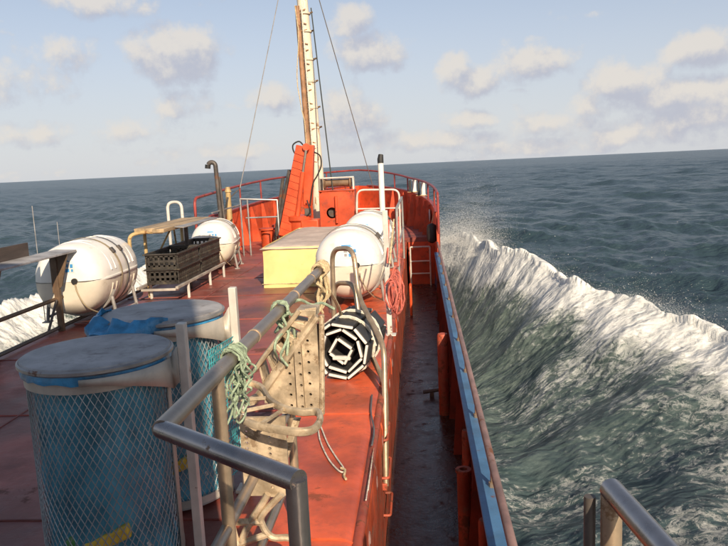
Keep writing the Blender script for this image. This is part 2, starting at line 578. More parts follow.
def sea_height(x, y, dx):
    """height, foam, aeration, flow coords"""
    z = np.zeros_like(x)
    rr = np.random.default_rng(11)
    wind = R(205)
    for i in range(46):
        L = 0.5 * (22 / 0.5) ** (i / 45.0)
        a = wind + rr.normal(0, .55)
        k = 2 * math.pi / L
        amp = .0105 * L ** .74 * rr.uniform(.6, 1.2)
        ph = rr.uniform(0, 6.28)
        fade = np.clip((L / dx - 2.2) / 2.5, 0, 1)
        s = np.sin(k * (x * math.cos(a) + y * math.sin(a)) + ph + 1.2 * np.sin(.13 * x * (i % 5) * .4 + .11 * y + i))
        # sharpened crests
        z += amp * fade * (1 - 2 * np.abs(s) ** 1.15 if i % 3 == 0 else s)
    amb = z.copy()
    foam = np.clip((amb - .42) * 1.6, 0, .35) * np.clip(1.2 - dx * 1.5, 0, 1)
    aer = np.zeros_like(x)
    s_c, d_c = y.copy(), x.copy()
    bow = np.zeros_like(x)
    calm = np.ones_like(x)
    for side in (1, -1):
        X = x if side == 1 else 2 * XC - x
        m = X > XC
        Xc = np.interp(y, CREST[:, 0], CREST[:, 1])
        A = np.interp(y, CREST[:, 0], CREST[:, 2]) * (1 if side == 1 else 1.25)
        Xc = Xc + (0 if side == 1 else .5)
        wig = (fbm(y * .55, y * 0 + 3.1, 5 + side, 2) - .5) * .7
        Xc = Xc + wig * np.clip((20 - y) / 6, 0, 1)
        A = A * (1 + (fbm(y * .8, y * 0 + 9.1, 8 + side, 3) - .5) * .35)
        t14 = np.clip((y - 14) / 8, 0, 1)
        Xh = XC + HALF * (1 - t14 ** 2.5) ** .75
        Xh = np.where(y > 22, XC, Xh)
        d = X - Xc
        wdt = np.maximum(Xc - Xh, .25)
        t = np.clip(-d / wdt, 0, 1.3)
        inner = A * (.85 * np.clip(1 - t, 0, 1) ** 1.55 + .37 * (.5 + .5 * np.cos(np.pi * np.clip(t, 0, 1))) ** 1.35 - .22)
        steep = .85 + .25 * np.clip((10 - y) / 12, 0, 2)
        outer = A * np.exp(-(d / steep) ** 2)
        prof = np.where(d > 0, outer, inner)
        live = np.clip((23.4 - y) / 2.0, 0, 1) * m
        bow += prof * live
        # turbulence
        ins = np.clip(1 - np.clip(d, 0, None) / .35, 0, 1) * live
        cr = np.exp(-((d + .12) / .40) ** 2) * live
        turb = (fbm(X * .8, y * .8, 21, 2) - .5) * .46 + (fbm(X * 2.3, y * 2.3, 25, 3) - .5) * .11
        bow += ins * turb * (.20 + .80 * np.clip((16 - y) / 6, 0, 1))
        fine = (fbm(X * 2.2, y * 2.2, 41, 4) - .5) * (.30 - .16 * np.clip((y - 13) / 4, 0, 1))
        bow += cr * fine
        # foam
        streak = fbm(y * 2.6 + 1.5 * X, X * .9 - .3 * y, 51, 4)
        patch = np.clip((fbm(X * 1.3, y * 1.3, 55, 4) - .33) * 2.6, 0, 1)
        big = np.clip((fbm(X * .45 + 7, y * .45, 61, 3) - .35) * 2.6, 0, 1)
        behind = (d <= .25)
        fwd = np.clip((y - 11.5) / 4, 0, 1)
        band = np.exp(-(np.clip(-d - .15, 0, None) / (.55 - .33 * fwd)) ** 2) * behind
        near = np.clip(1 - (X - Xh) / 1.0, 0, 1)
        aft = np.clip((13.0 - y) / 4, 0, 1)
        fo = cr * .55 + band * (.62 + .4 * patch)
        fo += np.clip(1 - t * 1.25, 0, 1) * behind * (.10 + .60 * patch * (.35 + .65 * big) * (1 - .6 * fwd) + .24 * aft)
        fo += np.clip(streak - .46, 0, 1) * 1.4 * np.clip(1.1 - t, 0, 1) * .45 * (1 - .5 * fwd)
        fo += patch * big * .42 * (d < 0) * aft
        fo += near * np.clip(streak - .40, 0, 1) * 1.4 * (.3 + .7 * big)
        fo += np.clip((22.4 - y) / 1.5, 0, 1) * np.clip((y - 18.5) / 1.5, 0, 1) * np.exp(-((X - Xh - .3) / .7) ** 2) * .7
        foam = np.where(m, np.maximum(foam, fo * ins * live + cr * .4), foam)
        aer = np.where(m, np.maximum(aer, ins * live * np.clip((d < .1) * (1.0 - .35 * t), 0, 1) * np.clip((y - 5.0) / 8, .10, 1)), aer)
        calm = np.where(m & (d < 0), np.minimum(calm, 1 - .55 * ins), calm)
        d_c = np.where(m, X - Xc, d_c)
    z = amb * calm + bow
    # never rise inside the hull
    t14 = np.clip((y - 14) / 8, 0, 1)
    h = np.where(y > 22, -5, HALF * (1 - t14 ** 2.5) ** .75)
    inside = (np.abs(x - XC) < h - .02) & (y > -11)
    z = np.where(inside, np.minimum(z, 0) - .9, z)
    return z, np.clip(foam, 0, 1.3), np.clip(aer, 0, 1), s_c, d_c


def build_sea():
    a_mid = np.linspace(R(-38), R(38), 600)
    a_l = np.linspace(R(-180), R(-38), 130)[:-1]
    a_r = np.linspace(R(38), R(180), 130)[1:]
    ang = np.concatenate([a_l, a_mid, a_r])
    rad = [2.2]
    while rad[-1] < 14000:
        r0 = rad[-1]
        rad.append(r0 * (1.0055 if r0 < 45 else (1.010 if r0 < 400 else 1.05)))
    rad = np.array(rad)
    A, Rr = np.meshgrid(ang, rad)
    x, y = Rr * np.sin(A), Rr * np.cos(A)
    dr = np.gradient(rad)[:, None] * np.ones_like(A)
    dxa = np.maximum(dr, Rr * np.gradient(ang)[None, :])
    z, foam, aer, s_c, d_c = sea_height(x, y, dxa)
    nr, na = A.shape
    co = np.stack([x, y, SEA + z], -1).reshape(-1, 3)
    i = np.arange(nr - 1)[:, None] * na
    j = np.arange(na - 1)[None, :]
    f = np.stack([i + j, i + j + 1, i + na + j + 1, i + na + j], -1).reshape(-1, 4)[:, ::-1]
    me = bpy.data.meshes.new('sea')
    me.vertices.add(len(co)); me.vertices.foreach_set('co', co.astype(np.float32).ravel())
    me.loops.add(f.size); me.loops.foreach_set('vertex_index', f.astype(np.int32).ravel())
    me.polygons.add(len(f))
    me.polygons.foreach_set('loop_start', np.arange(0, f.size, 4, dtype=np.int32))
    me.polygons.foreach_set('loop_total', np.full(len(f), 4, dtype=np.int32))
    me.polygons.foreach_set('use_smooth', np.ones(len(f), dtype=bool))
    me.update(calc_edges=True)
    for nm, arr in (('foam', foam), ('aer', aer), ('across', d_c)):
        at = me.attributes.new(nm, 'FLOAT', 'POINT')
        at.data.foreach_set('value', arr.astype(np.float32).ravel())
    o = bpy.data.objects.new('sea', me)
    COL.objects.link(o)
    tag(o, 'choppy dark blue sea with a white foaming bow wave', 'sea', kind='structure')
    m = bpy.data.materials.new('sea_water'); m.use_nodes = True
    nt = m.node_tree
    p = nt.nodes['Principled BSDF']
    geo = nt.nodes.new('ShaderNodeNewGeometry')
    pos = geo.outputs['Position']

    def attr(n):
        q = nt.nodes.new('ShaderNodeAttribute'); q.attribute_name = n
        return q.outputs['Fac']
    fo, ae, ac = attr('foam'), attr('aer'), attr('across')
    sep = nt.nodes.new('ShaderNodeSeparateXYZ'); nt.links.new(pos, sep.inputs[0])
    cmb = nt.nodes.new('ShaderNodeCombineXYZ')
    nt.links.new(math_node(nt, 'MULTIPLY_ADD', ac, .9, math_node(nt, 'MULTIPLY', sep.outputs[1], .8)), cmb.inputs[0])
    nt.links.new(math_node(nt, 'MULTIPLY', ac, .85), cmb.inputs[1])
    nt.links.new(sep.outputs[2], cmb.inputs[2])
    nz = N(nt, 'ShaderNodeTexNoise', i_Scale=3.6, i_Detail=9.0, i_Roughness=.68, i_Distortion=.9)
    nt.links.new(cmb.outputs[0], nz.inputs['Vector'])
    nf = N(nt, 'ShaderNodeTexNoise', i_Scale=7.0, i_Detail=10.0, i_Roughness=.7, i_Distortion=1.2)
    nt.links.new(pos, nf.inputs['Vector'])
    vo = N(nt, 'ShaderNodeTexVoronoi', i_Scale=4.0, feature='DISTANCE_TO_EDGE')
    warp = N(nt, 'ShaderNodeVectorMath', operation='MULTIPLY_ADD')
    nt.links.new(nf.outputs['Color'], warp.inputs[0]); warp.inputs[1].default_value = (.8, .8, .8)
    nt.links.new(pos, warp.inputs[2]); nt.links.new(warp.outputs[0], vo.inputs['Vector'])
    lace = smooth(nt, vo.outputs['Distance'], .0, .16, 1.0, 0.0)
    # foam cover = attribute pushed through noise
    e = math_node(nt, 'MULTIPLY_ADD', math_node(nt, 'SUBTRACT', nz.outputs[0], .5), 1.7, fo)
    e = math_node(nt, 'MULTIPLY_ADD', math_node(nt, 'SUBTRACT', nf.outputs[0], .5), 2.1, e)
    thick = smooth(nt, e, .38, 1.22)
    thin = math_node(nt, 'MULTIPLY', smooth(nt, e, .16, .55), math_node(nt, 'MULTIPLY', lace, .55))
    cover = math_node(nt, 'MAXIMUM', thick, thin)
    cover = math_node(nt, 'MULTIPLY', cover, smooth(nt, fo, .02, .16))
    bn = N(nt, 'ShaderNodeTexNoise', i_Scale=.35, i_Detail=3.0)
    nt.links.new(pos, bn.inputs['Vector'])
    deep = mixc(nt, bn.outputs[0], (.028, .050, .063), (.037, .065, .076))
    green = mixc(nt, smooth(nt, nz.outputs[0], .3, .7), (.10, .135, .11), (.23, .275, .23))
    water = mixc(nt, math_node(nt, 'MULTIPLY', ae, .85), deep, green)
    colr = mixc(nt, cover, water, (.79, .79, .75))
    nt.links.new(colr, p.inputs['Base Color'])
    nt.links.new(math_node(nt, 'MULTIPLY_ADD', cover, .42, .28), p.inputs['Roughness'])
    p.inputs['IOR'].default_value = 1.333
    nt.links.new(math_node(nt, 'MULTIPLY', cover, .35), p.inputs['Subsurface Weight'])
    p.inputs['Subsurface Radius'].default_value = (1, 1, 1)
    p.inputs['Subsurface Scale'].default_value = .10
    nt.links.new(math_node(nt, 'MULTIPLY_ADD', cover, -.3, .42), p.inputs['Specular IOR Level'])
    # ripples
    mp = N(nt, 'ShaderNodeMapping'); mp.inputs['Rotation'].default_value = (0, 0, R(25)); mp.inputs['Scale'].default_value = (1.0, 2.0, 1.0)
    nt.links.new(pos, mp.inputs['Vector'])
    r1 = N(nt, 'ShaderNodeTexNoise', i_Scale=2.2, i_Detail=6.0, i_Roughness=.62)
    nt.links.new(mp.outputs[0], r1.inputs['Vector'])
    r2 = N(nt, 'ShaderNodeTexNoise', i_Scale=.5, i_Detail=4.0, i_Roughness=.6)
    nt.links.new(mp.outputs[0], r2.inputs['Vector'])
    b0 = N(nt, 'ShaderNodeBump', i_Strength=.9, i_Distance=.55)
    nt.links.new(r2.outputs[0], b0.inputs['Height'])
    b1 = N(nt, 'ShaderNodeBump', i_Strength=.55, i_Distance=.12)
    nt.links.new(r1.outputs[0], b1.inputs['Height']); nt.links.new(b0.outputs[0], b1.inputs['Normal'])
    b2 = N(nt, 'ShaderNodeBump', i_Strength=.5, i_Distance=.05)
    nt.links.new(math_node(nt, 'MULTIPLY', math_node(nt, 'ADD', nf.outputs[0], nz.outputs[0]), math_node(nt, 'MAXIMUM', cover, ae)), b2.inputs['Height'])
    nt.links.new(b1.outputs[0], b2.inputs['Normal'])
    nt.links.new(b2.outputs[0], p.inputs['Normal'])
    me.materials.append(m)
    return o


build_sea()


def build_spray():
    """droplets thrown up along the crest and at the bow"""
    pts, rads = [], []
    rr = np.random.default_rng(5)

    def crest_at(Y):
        X = float(np.interp(Y, CREST[:, 0], CREST[:, 1]))
        yy = np.array([Y])
        X += float((fbm(yy * .55, yy * 0 + 3.1, 6, 2) - .5)[0] * .7 * np.clip((20 - Y) / 6, 0, 1))
        A = float(np.interp(Y, CREST[:, 0], CREST[:, 2]))
        A *= 1 + float((fbm(yy * .8, yy * 0 + 9.1, 9, 3) - .5)[0]) * .35
        return X, SEA + A
    for _ in range(4200):                      # bursts along the crest
        Y = rr.uniform(7.5, 19.5)
        X, z = crest_at(Y)
        burst = rr.exponential(.095) * (1.8 if rr.random() < .15 else 1)
        ox = rr.normal(.10, .20)
        for _k in range(int(rr.integers(6, 26))):
            hgt = abs(rr.normal(0, burst))
            pts.append((X + ox + rr.normal(.1 * hgt, .07), Y + rr.normal(0, .12), z - .10 + hgt))
            rads.append(min(.009, math.exp(rr.normal(-6.85, .6))))
    for _ in range(60000):                     # bow splash
        Y = rr.uniform(17.2, 22.4)
        X, z = crest_at(Y)
        hgt = rr.exponential(.40)
        pts.append((X + .1 + rr.normal(.35 * hgt, .24), Y, z - .15 + hgt * (.35 + .65 * math.sin((Y - 17.0) / 5.6 * math.pi))))
        rads.append(rr.uniform(.0012, .0042) * (1.3 if hgt < .2 else .9))
    for _ in range(30000):                     # sheet thrown up close to the bow plating
        Y = rr.uniform(17.6, 21.6)
        hgt = rr.exponential(.33)
        pts.append((XC + hw(Y) + .15 + abs(rr.normal(.3 + .25 * hgt, .28)), Y, SEA + 1.15 + hgt * (.4 + .9 * math.sin((Y - 17.4) / 4.4 * math.pi))))
        rads.append(min(.009, math.exp(rr.normal(-6.3, .55))))
    P_ = np.array(pts); r_ = np.array(rads)[:, None, None]
    tet = np.array([(1, 1, 1), (-1, -1, 1), (-1, 1, -1), (1, -1, -1)], float)
    mb_v = (P_[:, None, :] + tet[None] * r_).reshape(-1, 3)
    base = (np.arange(len(P_)) * 4)[:, None, None]
    mb_f = (base + np.array([(0, 2, 1), (0, 1, 3), (0, 3, 2), (1, 2, 3)])[None]).reshape(-1, 3)
    mb_v, mb_f = mb_v.tolist(), mb_f.tolist()
    me = bpy.data.meshes.new('spray')
    me.from_pydata(mb_v, [], mb_f)
    me.polygons.foreach_set('use_smooth', [True] * len(me.polygons))
    mat('spray_white', (.85, .85, .83), .5, bump=0, var=.03)
    me.materials.append(M['spray_white'])
    o = bpy.data.objects.new('spray', me)
    COL.objects.link(o)
    tag(o, 'white spray droplets flung up along the bow wave crest', 'spray', kind='stuff')


build_spray()

# ------------------------------------------------------------------ ship
ship = thing('ship', (0, 0, 0), 'red decked steel ship with blue capped bulwark heading out to sea', 'ship')
EDGE = -.33        # starboard edge of the raised deck
LOW = -1.07        # passage deck
STB = XC + HALF    # .37


def part(mb, name, m, **kw):
    return mb.build(name, m, ship, **kw)


# raised deck: thick slab following the bow planform, stops short of the passage
def deck_outline():
    pts = [(EDGE, -10.0), (EDGE, 15.9), (STB - .05, 15.9)]
    ys = [15.9 + (21.9 - 15.9) * i / 24 for i in range(1, 25)]
    pts += [(XC + hw(Y) - .05, Y) for Y in ys]
    pts += [(XC - hw(Y) + .02, Y) for Y in reversed(ys)]
    pts += [(XC - HALF + .02, 14.0), (XC - HALF + .02, -10.0)]
    return pts


mb = MB()
mb.prism([Vector((a, b, -.10)) for a, b in deck_outline()], (0, 0, .10))
part(mb, 'main_deck', 'red_deck_shaded', smooth=False)
# weld seams and pad eyes of the deck plating
for i in range(10):
    Y = 1.6 + 1.52 * i
    q = MB(); q.tube([(x_, Y + .004 * math.sin(x_ * 9), .001) for x_ in [-4.0 + .2 * k for k in range(17)]], .007, 6); q.build('weld_seam', 'red_deck_shaded', ship)
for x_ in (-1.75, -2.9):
    q = MB(); q.tube([(x_ + .004 * math.sin(k * 1.7), 1.2 + k * .4, .001) for k in range(37)], .007, 6); q.build('weld_seam', 'red_deck_shaded', ship)
for (x_, Y) in ((-2.4, 6.2), (-2.4, 8.1), (-1.3, 7.2), (-2.2, 10.2), (-3.1, 7.6), (-2.5, 12.2), (-1.0, 7.0), (-2.0, 13.2)):
    q = MB(); q.tube(arc((x_, Y, .012), .045, 0, math.pi, (0, 1, 0), (0, 0, 1), 8), .011, 8); q.box((x_, Y, .006), (.10, .14, .012)); q.build('pad_eye', 'rusty_red', ship)
# wing deck across the passage behind the wing rail
mb = MB(); mb.box(((EDGE + STB) / 2 + .05, -4.6, -.055), (STB - EDGE + .10, 10.4, .10)); part(mb, 'wing_deck', 'red_deck_shaded', smooth=False)
# passage floor
mb = MB(); mb.box(((EDGE + STB) / 2, 2.9, LOW - .03), (STB - EDGE - .01, 26, .06)); part(mb, 'side_deck', 'passage_deck_shaded', smooth=False)
# trunk side wall, wavy plating with a rounded edge bar and weld seams
rows = []
for i in range(90):
    Y = 1.0 + 14.9 * i / 89
    rows.append([(EDGE + .012 * mnoise.noise(Vector((Y * 1.3, z * 2, 0))) + .004, Y, z) for z in (LOW, -.85, -.6, -.35, -.12, -.02)])
mb = MB(); mb.grid(rows); wall = part(mb, 'deckhouse_side', 'rusty_red')
mb = MB(); mb.tube([(EDGE + .005, 1.0, -.012), (EDGE + .005, 15.85, -.012)], .026, 10); part(mb, 'edge_bar', 'rusty_red')
CR = .11
prof_ = [(-.98, -.02), (-.975, .004), (-.93, .012), (-.80, .018), (-.64, .02)] + [(EDGE + .03 - CR + CR * math.sin(a), .02 - CR + CR * math.cos(a)) for a in [math.pi / 2 * k / 8 for k in range(9)]] + [(EDGE + .03, -.20)]
rows = []
for i in range(60):
    Y = 1.05 + 14.8 * i / 59
    rows.append([(x + .006 * mnoise.noise(Vector((Y * 1.1, k * .4, 5))), Y, z + .007 * mnoise.noise(Vector((Y * .9, k * .5, 2)))) for k, (x, z) in enumerate(prof_)])
mb = MB(); mb.grid(rows); casing = part(mb, 'side_casing', 'casing_red_sunlit')
for i in range(8):
    Y = 2.9 + 1.6 * i
    q = MB(); q.tube([(x_, Y, z_ + .002) for x_, z_ in prof_[1:]], .006, 6); q.build('weld_seam', 'casing_red_sunlit', casing)
for i in range(13):      # lashing hooks along the edge
    Y = 2.6 + i * .62
    mb = MB(); mb.tube(arc((EDGE + .03, Y, -.16), .035, -1.2, 4.0, (0, 1, 0), (0, 0, 1), 8), .006, 6); mb.build('lashing_hook', 'rail_brown', wall)
# bulkhead at the end of the passage
mb = MB(); mb.box(((EDGE + STB) / 2 + .0, 15.94, LOW / 2 - .02), (STB - EDGE - .1, .06, -LOW + .02)); part(mb, 'bulkhead', 'red_paint', bevel=.006)


def cap_z(Y, side):
    if side > 0:
        if Y <= 14.0:
            return -.15
        if Y <= 14.5:
            return -.15 + (Y - 14.0) / .5 * .78
        return .63 + (Y - 14.5) / 7.5 * .42
    if Y <= 12.6:
        return -.12
    if Y <= 12.9:
        return -.12 + (Y - 12.6) / .3 * .86
    return .74 + (Y - 12.9) / 9.1 * .31


def rail_z(Y, side):
    if side > 0:
        return float(np.interp(Y, (14.3, 19.3, 22), (1.03, 1.27, 1.52)))
    return float(np.interp(Y, (12.6, 18, 22), (1.20, 1.42, 1.52)))


# hull shell
STN = [-10 + i * .5 for i in range(49)] + [14.25, 14.75] + [14.5 + .25 * i for i in range(31)]
STN = sorted(set(round(s, 3) for s in STN if s <= 22))
rows = []
for Y in STN:
    row = []
    tb = max(0, (Y - 12) / 10)
    for side in (1, -1):
        w = hw(Y) + .015
        lv = [cap_z(Y, side), -.45, -1.1, -2.0, -2.9, -3.6]
        k = [1, 1, 1 - .06 * tb, 1 - .22 * tb, 1 - .45 * tb, .25 * (1 - tb)]
        pts = [(XC + side * w * kk, Y - tb * (0, 0, .25, .5, .75, .95)[i], zz) for i, (kk, zz) in enumerate(zip(k, lv))]
        row += pts if side > 0 else pts[::-1]
    rows.append(row)
mb = MB(); mb.grid(rows)
n_ = len(rows[0])
mb.f.append(tuple(range(n_)))
part(mb, 'hull', 'hull_blue')
# inner plating of the bulwark
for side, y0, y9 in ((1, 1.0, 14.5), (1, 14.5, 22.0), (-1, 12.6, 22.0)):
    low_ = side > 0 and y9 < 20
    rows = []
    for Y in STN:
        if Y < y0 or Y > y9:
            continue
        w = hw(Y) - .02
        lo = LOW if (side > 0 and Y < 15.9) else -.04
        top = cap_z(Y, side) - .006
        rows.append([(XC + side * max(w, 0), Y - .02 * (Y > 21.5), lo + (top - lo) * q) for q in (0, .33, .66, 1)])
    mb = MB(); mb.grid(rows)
    b = part(mb, 'bulwark', 'bulwark_red_shaded' if low_ else 'red_paint')
    # stays
    ys = [1.6 + .95 * i for i in range(13)] if low_ else []
    for Y in ys:
        q = MB(); q.prism([(STB - .025, Y, LOW), (STB - .025, Y, -.19), (STB - .06, Y, -.19), (STB - .13, Y, LOW)], (0, .014, 0))
        q.build('stay', 'bulwark_red_shaded' if low_ else 'red_paint', b)
    for Y in ([] if low_ else [16.4 + .8 * i for i in range(6)] if side > 0 else [13.2 + .8 * i for i in range(10)]):
        w = hw(Y) - .03
        x0 = XC + side * w
        q = MB(); q.prism([(x0, Y, 0), (x0, Y, cap_z(Y, side) - .04), (x0 - side * .05, Y, cap_z(Y, side) - .04), (x0 - side * .22, Y, 0)], (0, .014, 0))
        q.build('stay', 'bulwark_red_shaded' if low_ else 'red_paint', b)
# blue cap on the waist bulwark
mb = MB()
mb.prism([(STB - .105, 1.0, -.15), (STB + .03, 1.0, -.15), (STB + .03, 1.0, -.125), (STB - .105, 1.0, -.125)], (0, 13.1, 0))
cap = part(mb, 'bulwark_cap', 'cap_blue', bevel=.004)
# bow caps
for side, y0 in ((1, 14.5), (-1, 12.9)):
    L = [Y for Y in STN if Y >= y0 and Y < 21.95]
    mb = MB()
    mb.grid([[(XC + side * (hw(Y) + .03), Y, cap_z(Y, side) + .0), (XC + side * (hw(Y) + .03), Y, cap_z(Y, side) + .025),
              (XC + side * max(hw(Y) - .06, 0), Y, cap_z(Y, side) + .025), (XC + side * max(hw(Y) - .06, 0), Y, cap_z(Y, side))] for Y in L], close=True)
    part(mb, 'bulwark_cap', 'maroon_pipe')
# slope end of the starboard bow bulwark
mb = MB(); mb.prism([(STB - .04, 14.06, -.12), (STB - .04, 14.52, .65), (STB - .04, 14.52, -.12)], (.05, 0, 0)); part(mb, 'bulwark_bracket', 'red_paint')

# waist handrail above the blue cap
rail = MB()
rail.tube([(STB - .02, 1.0, .0), (STB - .02, 13.9, .0), (STB - .03, 14.2, .06)], .022, 10)
rl = part(rail, 'bulwark_rail', 'rail_brown')
for i in range(12):
    Y = 1.55 + 1.08 * i
    q = MB(); q.tube([(STB - .02, Y, -.125), (STB - .02, Y, -.01)], .014, 8); q.tube([(STB - .02, Y, -.125), (STB - .02, Y, -.10)], .024, 8)
    q.build('rail_post', 'stainless_warm', rl)
# bow rail
for side, y0 in ((1, 14.3), (-1, 12.65)):
    L = [y0] + [Y for Y in STN if Y > y0 + .1]
    pts = [(XC + side * hw(Y) * 1.0, Y, rail_z(Y, side)) for Y in L]
    foot = (XC + side * hw(y0), y0 - .02, -.14 if side > 0 else 0.0)
    pts = fillet([foot, pts[0]] + pts[1:3], .16)[:-1] + [Vector(p) for p in pts[2:]]
    mb = MB(); mb.tube(pts, .026, 10)
    b = part(mb, 'bow_rail', 'maroon_pipe')
    ys = (15.6, 17.0, 18.3, 19.4, 20.4, 21.3) if side > 0 else (14.2, 15.8, 17.3, 18.7, 19.9, 21.0)
    for Y in ys:
        q = MB(); x0 = XC + side * hw(Y) * .995
        q.tube([(x0, Y, cap_z(Y, side) + .02), (x0, Y, rail_z(Y, side))], .02, 8)
        q.build('rail_post', 'maroon_pipe', b)
    if side < 0:      # lower bar on the port side
        LL = [12.66] + [Y for Y in STN if 12.8 < Y < 16]
        q = MB(); q.tube([(XC - hw(Y), Y, .82 if Y > 13 else .62) for Y in LL], .02, 8); q.build('lower_bar', 'maroon_pipe', b)

# wing guard rails in front of the viewer
h_p = 1.65 - .585


def pt(x, y, z):
    return onz(x, y, z)


c0, c1 = pt(163, 428, h_p), pt(296, 479, h_p)
far = pt(336, 263, h_p)
far = Vector((c0.x + .03, 4.25, h_p))
mb = MB(); mb.tube([c0 + (far - c0) * -.004, far], .0235, 16)
wr = part(mb, 'wing_rail', 'stainless')
q = MB(); q.tube([c0 + Vector((-.004, 0, -.002)), c1 + Vector((.006, -.006, -.002))], .0225, 16); q.build('top_bar', 'stainless_dark', wr)
q = MB(); q.tube([c1, Vector((c1.x, c1.y, .02))], .0215, 16); q.build('rail_post', 'stainless_dark', wr)
for t_ in (.16, .53):
    pz = c0 + (far - c0) * t_
    q = MB(); q.tube([pz, Vector((pz.x, pz.y, 0))], .020, 14); q.lathe([(.055, 0), (.055, .012)], (pz.x, pz.y, 0), 16)
    q.build('rail_post', 'stainless_warm', wr)
q = MB(); q.tube([Vector((c0.x, c0.y + .1, .58)), Vector((c0.x, c0.y + .53 * (far.y - c0.y), .58))], .019, 12); q.build('lower_bar', 'stainless', wr)
q = MB(); q.tube([Vector((c0.x, c0.y + .1, .30)), Vector((c0.x, c0.y + .53 * (far.y - c0.y), .30))], .017, 12); q.build('lower_bar', 'stainless', wr)
for t_ in (.33, .62, .80):         # weld rings
    pz = c0 + (far - c0) * t_
    d_ = (far - c0).normalized()
    q = MB(); q.tube([pz - d_ * .007, pz + d_ * .007], .0262, 16); q.build('collar', 'stainless_warm', wr)
# starboard wing rail
s0 = pt(611, 489, 1.65 - .62)
s1 = pt(700, 590, 1.65 - .62)
s2 = s1 + (s1 - s0).normalized() * 1.4
mb = MB(); mb.tube([s0, s2], .0215, 16); wr2 = part(mb, 'wing_rail', 'stainless_dark')
q = MB(); q.tube([s0 + Vector((.0, -.004, 0)), Vector((s0.x, s0.y, -1.0))], .0195, 14); q.build('rail_post', 'stainless_warm', wr2)
q = MB(); q.tube([s0 + Vector((-.036, .012, -.02)), Vector((s0.x - .05, s0.y + .012, -1.0))], .011, 10); q.build('brace', 'dark_steel', wr2)

# bent grab pipes of the ladder over the deck edge
for (dz, yo) in ((0, 0.0), (-.30, .10)):
    A_ = ony(332, 300, 6.0 + yo); B_ = ony(332, 249, 6.0 + yo); C_ = ony(353, 248, 5.75 + yo); D_ = ony(359, 298, 5.6 + yo); E_ = ony(384, 346, 5.0 + yo); F_ = ony(386, 486, 4.7 + yo)
    zz = Vector((0, 0, dz))
    path = [Vector((A_.x, A_.y, 0)), B_ + zz, C_ + zz, D_ + zz, E_ + zz, F_]
    mb = MB(); mb.tube(fillet(path, .12, 8), .021, 12)
    g = part(mb, 'grab_rail', 'stainless_warm')
    q = MB(); q.box(F_ + Vector((-.02, 0, 0)), (.06, .05, .05)); q.build('bracket', 'rusty_red', g, bevel=.005)
# ladder rungs under the grab pipes on the trunk side
for i in range(3):
    q = MB(); z = -.25 - .28 * i
    q.tube(fillet([(EDGE, 4.7, z), (EDGE + .05, 4.7, z), (EDGE + .05, 5.05, z), (EDGE, 5.05, z)], .02), .010, 8); q.build('rung', 'rusty_red', wall)

# posts and frame along the starboard deck edge
for (x, ytop, Yp) in ((388.5, 208, 6.75),):
    p_ = ony(x, 300, Yp)
    mb = MB(); mb.box((p_.x, Yp, .61), (.05, .03, 1.22)); mb.box((p_.x, Yp, .006), (.12, .10, .012))
    part(mb, 'guard_post', 'white_post', bevel=.004)
uf = [ony(357, 256, 14.9), ony(357, 190, 14.9), ony(399, 189.5, 14.9), ony(401, 256, 14.9)]
uf[0].z = 0; uf[3].z = 0
mb = MB(); mb.tube(fillet(uf, .15), .022, 10); g = part(mb, 'guard_frame', 'white_post')
a_, b_ = ony(357, 209, 14.9), ony(400, 208, 14.9)
q = MB(); q.tube([a_, b_], .016, 8); q.build('cross_bar', 'white_post', g)
# second guard frame closer, along the deck edge beside the rafts
e0, e1 = Vector((EDGE + .03, 9.3, 0)), Vector((EDGE + .03, 12.4, 0))
mb = MB(); mb.tube(fillet([e0, e0 + Vector((0, 0, 1.08)), e1 + Vector((0, 0, 1.08)), e1], .14), .019, 10); g = part(mb, 'guard_frame', 'grey_steel')
q = MB(); q.tube([e0 + Vector((0, 0, .55)), e1 + Vector((0, 0, .55))], .014, 8); q.build('cross_bar', 'grey_steel', g)
# ladder at the passage end
lx0, lx1 = -.24, .20
mb = MB(); mb.tube(fillet([(lx0, 15.75, LOW), (lx0, 15.75, -.2), (lx1, 15.75, -.2), (lx1, 15.75, LOW)], .03), .02, 10); g = part(mb, 'ladder_frame', 'white_post')
for z in (-.52, -.80):
    q = MB(); q.tube([(lx0, 15.75, z), (lx1, 15.75, z)], .017, 8); q.build('rung', 'white_post', g)
# red cane shaped pipe by the wall
cx_ = -.21
mb = MB(); mb.tube([Vector((cx_, 12.6, LOW)), Vector((cx_, 12.6, -.56))] + arc((cx_, 12.53, -.56), .07, 0, math.pi, (0, 1, 0), (0, 0, 1), 8) + [Vector((cx_, 12.46, -.68))], .024, 10)
part(mb, 'hooked_pipe', 'crane_red')
# red bollard pipes in the passage
for (x, y, Xp, zt, r_, op) in ((445, 336, .20, -.17, .060, 0), (466, 483, .235, -.42, .045, 1), (464, 440, .29, -.34, .032, 0), (484, 530, .30, -.34, .032, 0)):
    Yp = {336: 7.45, 483: 4.55, 440: 5.1, 530: 3.75}[y]
    mb = MB()
    prof = [(r_, LOW), (r_, zt - .02), (r_ * .85, zt)] if not op else [(r_, LOW), (r_, zt), (r_ * 1.2, zt), (r_ * 1.2, zt + .02), (r_ * .6, zt + .02), (r_ * .6, zt - .15)]
    mb.lathe(prof, (Xp, Yp, 0), 20)
    part(mb, 'vent_pipe', 'rusty_red')
# steel blade cleat on the passage floor
p_ = onz(432, 397, LOW)
mb = MB(); mb.tube([(p_.x - .10, p_.y, LOW + .06), (p_.x + .16, p_.y + .05, LOW + .08)], .022, 8); mb.box((p_.x, p_.y + .02, LOW + .03), (.05, .05, .06)); part(mb, 'cleat', 'dark_steel')

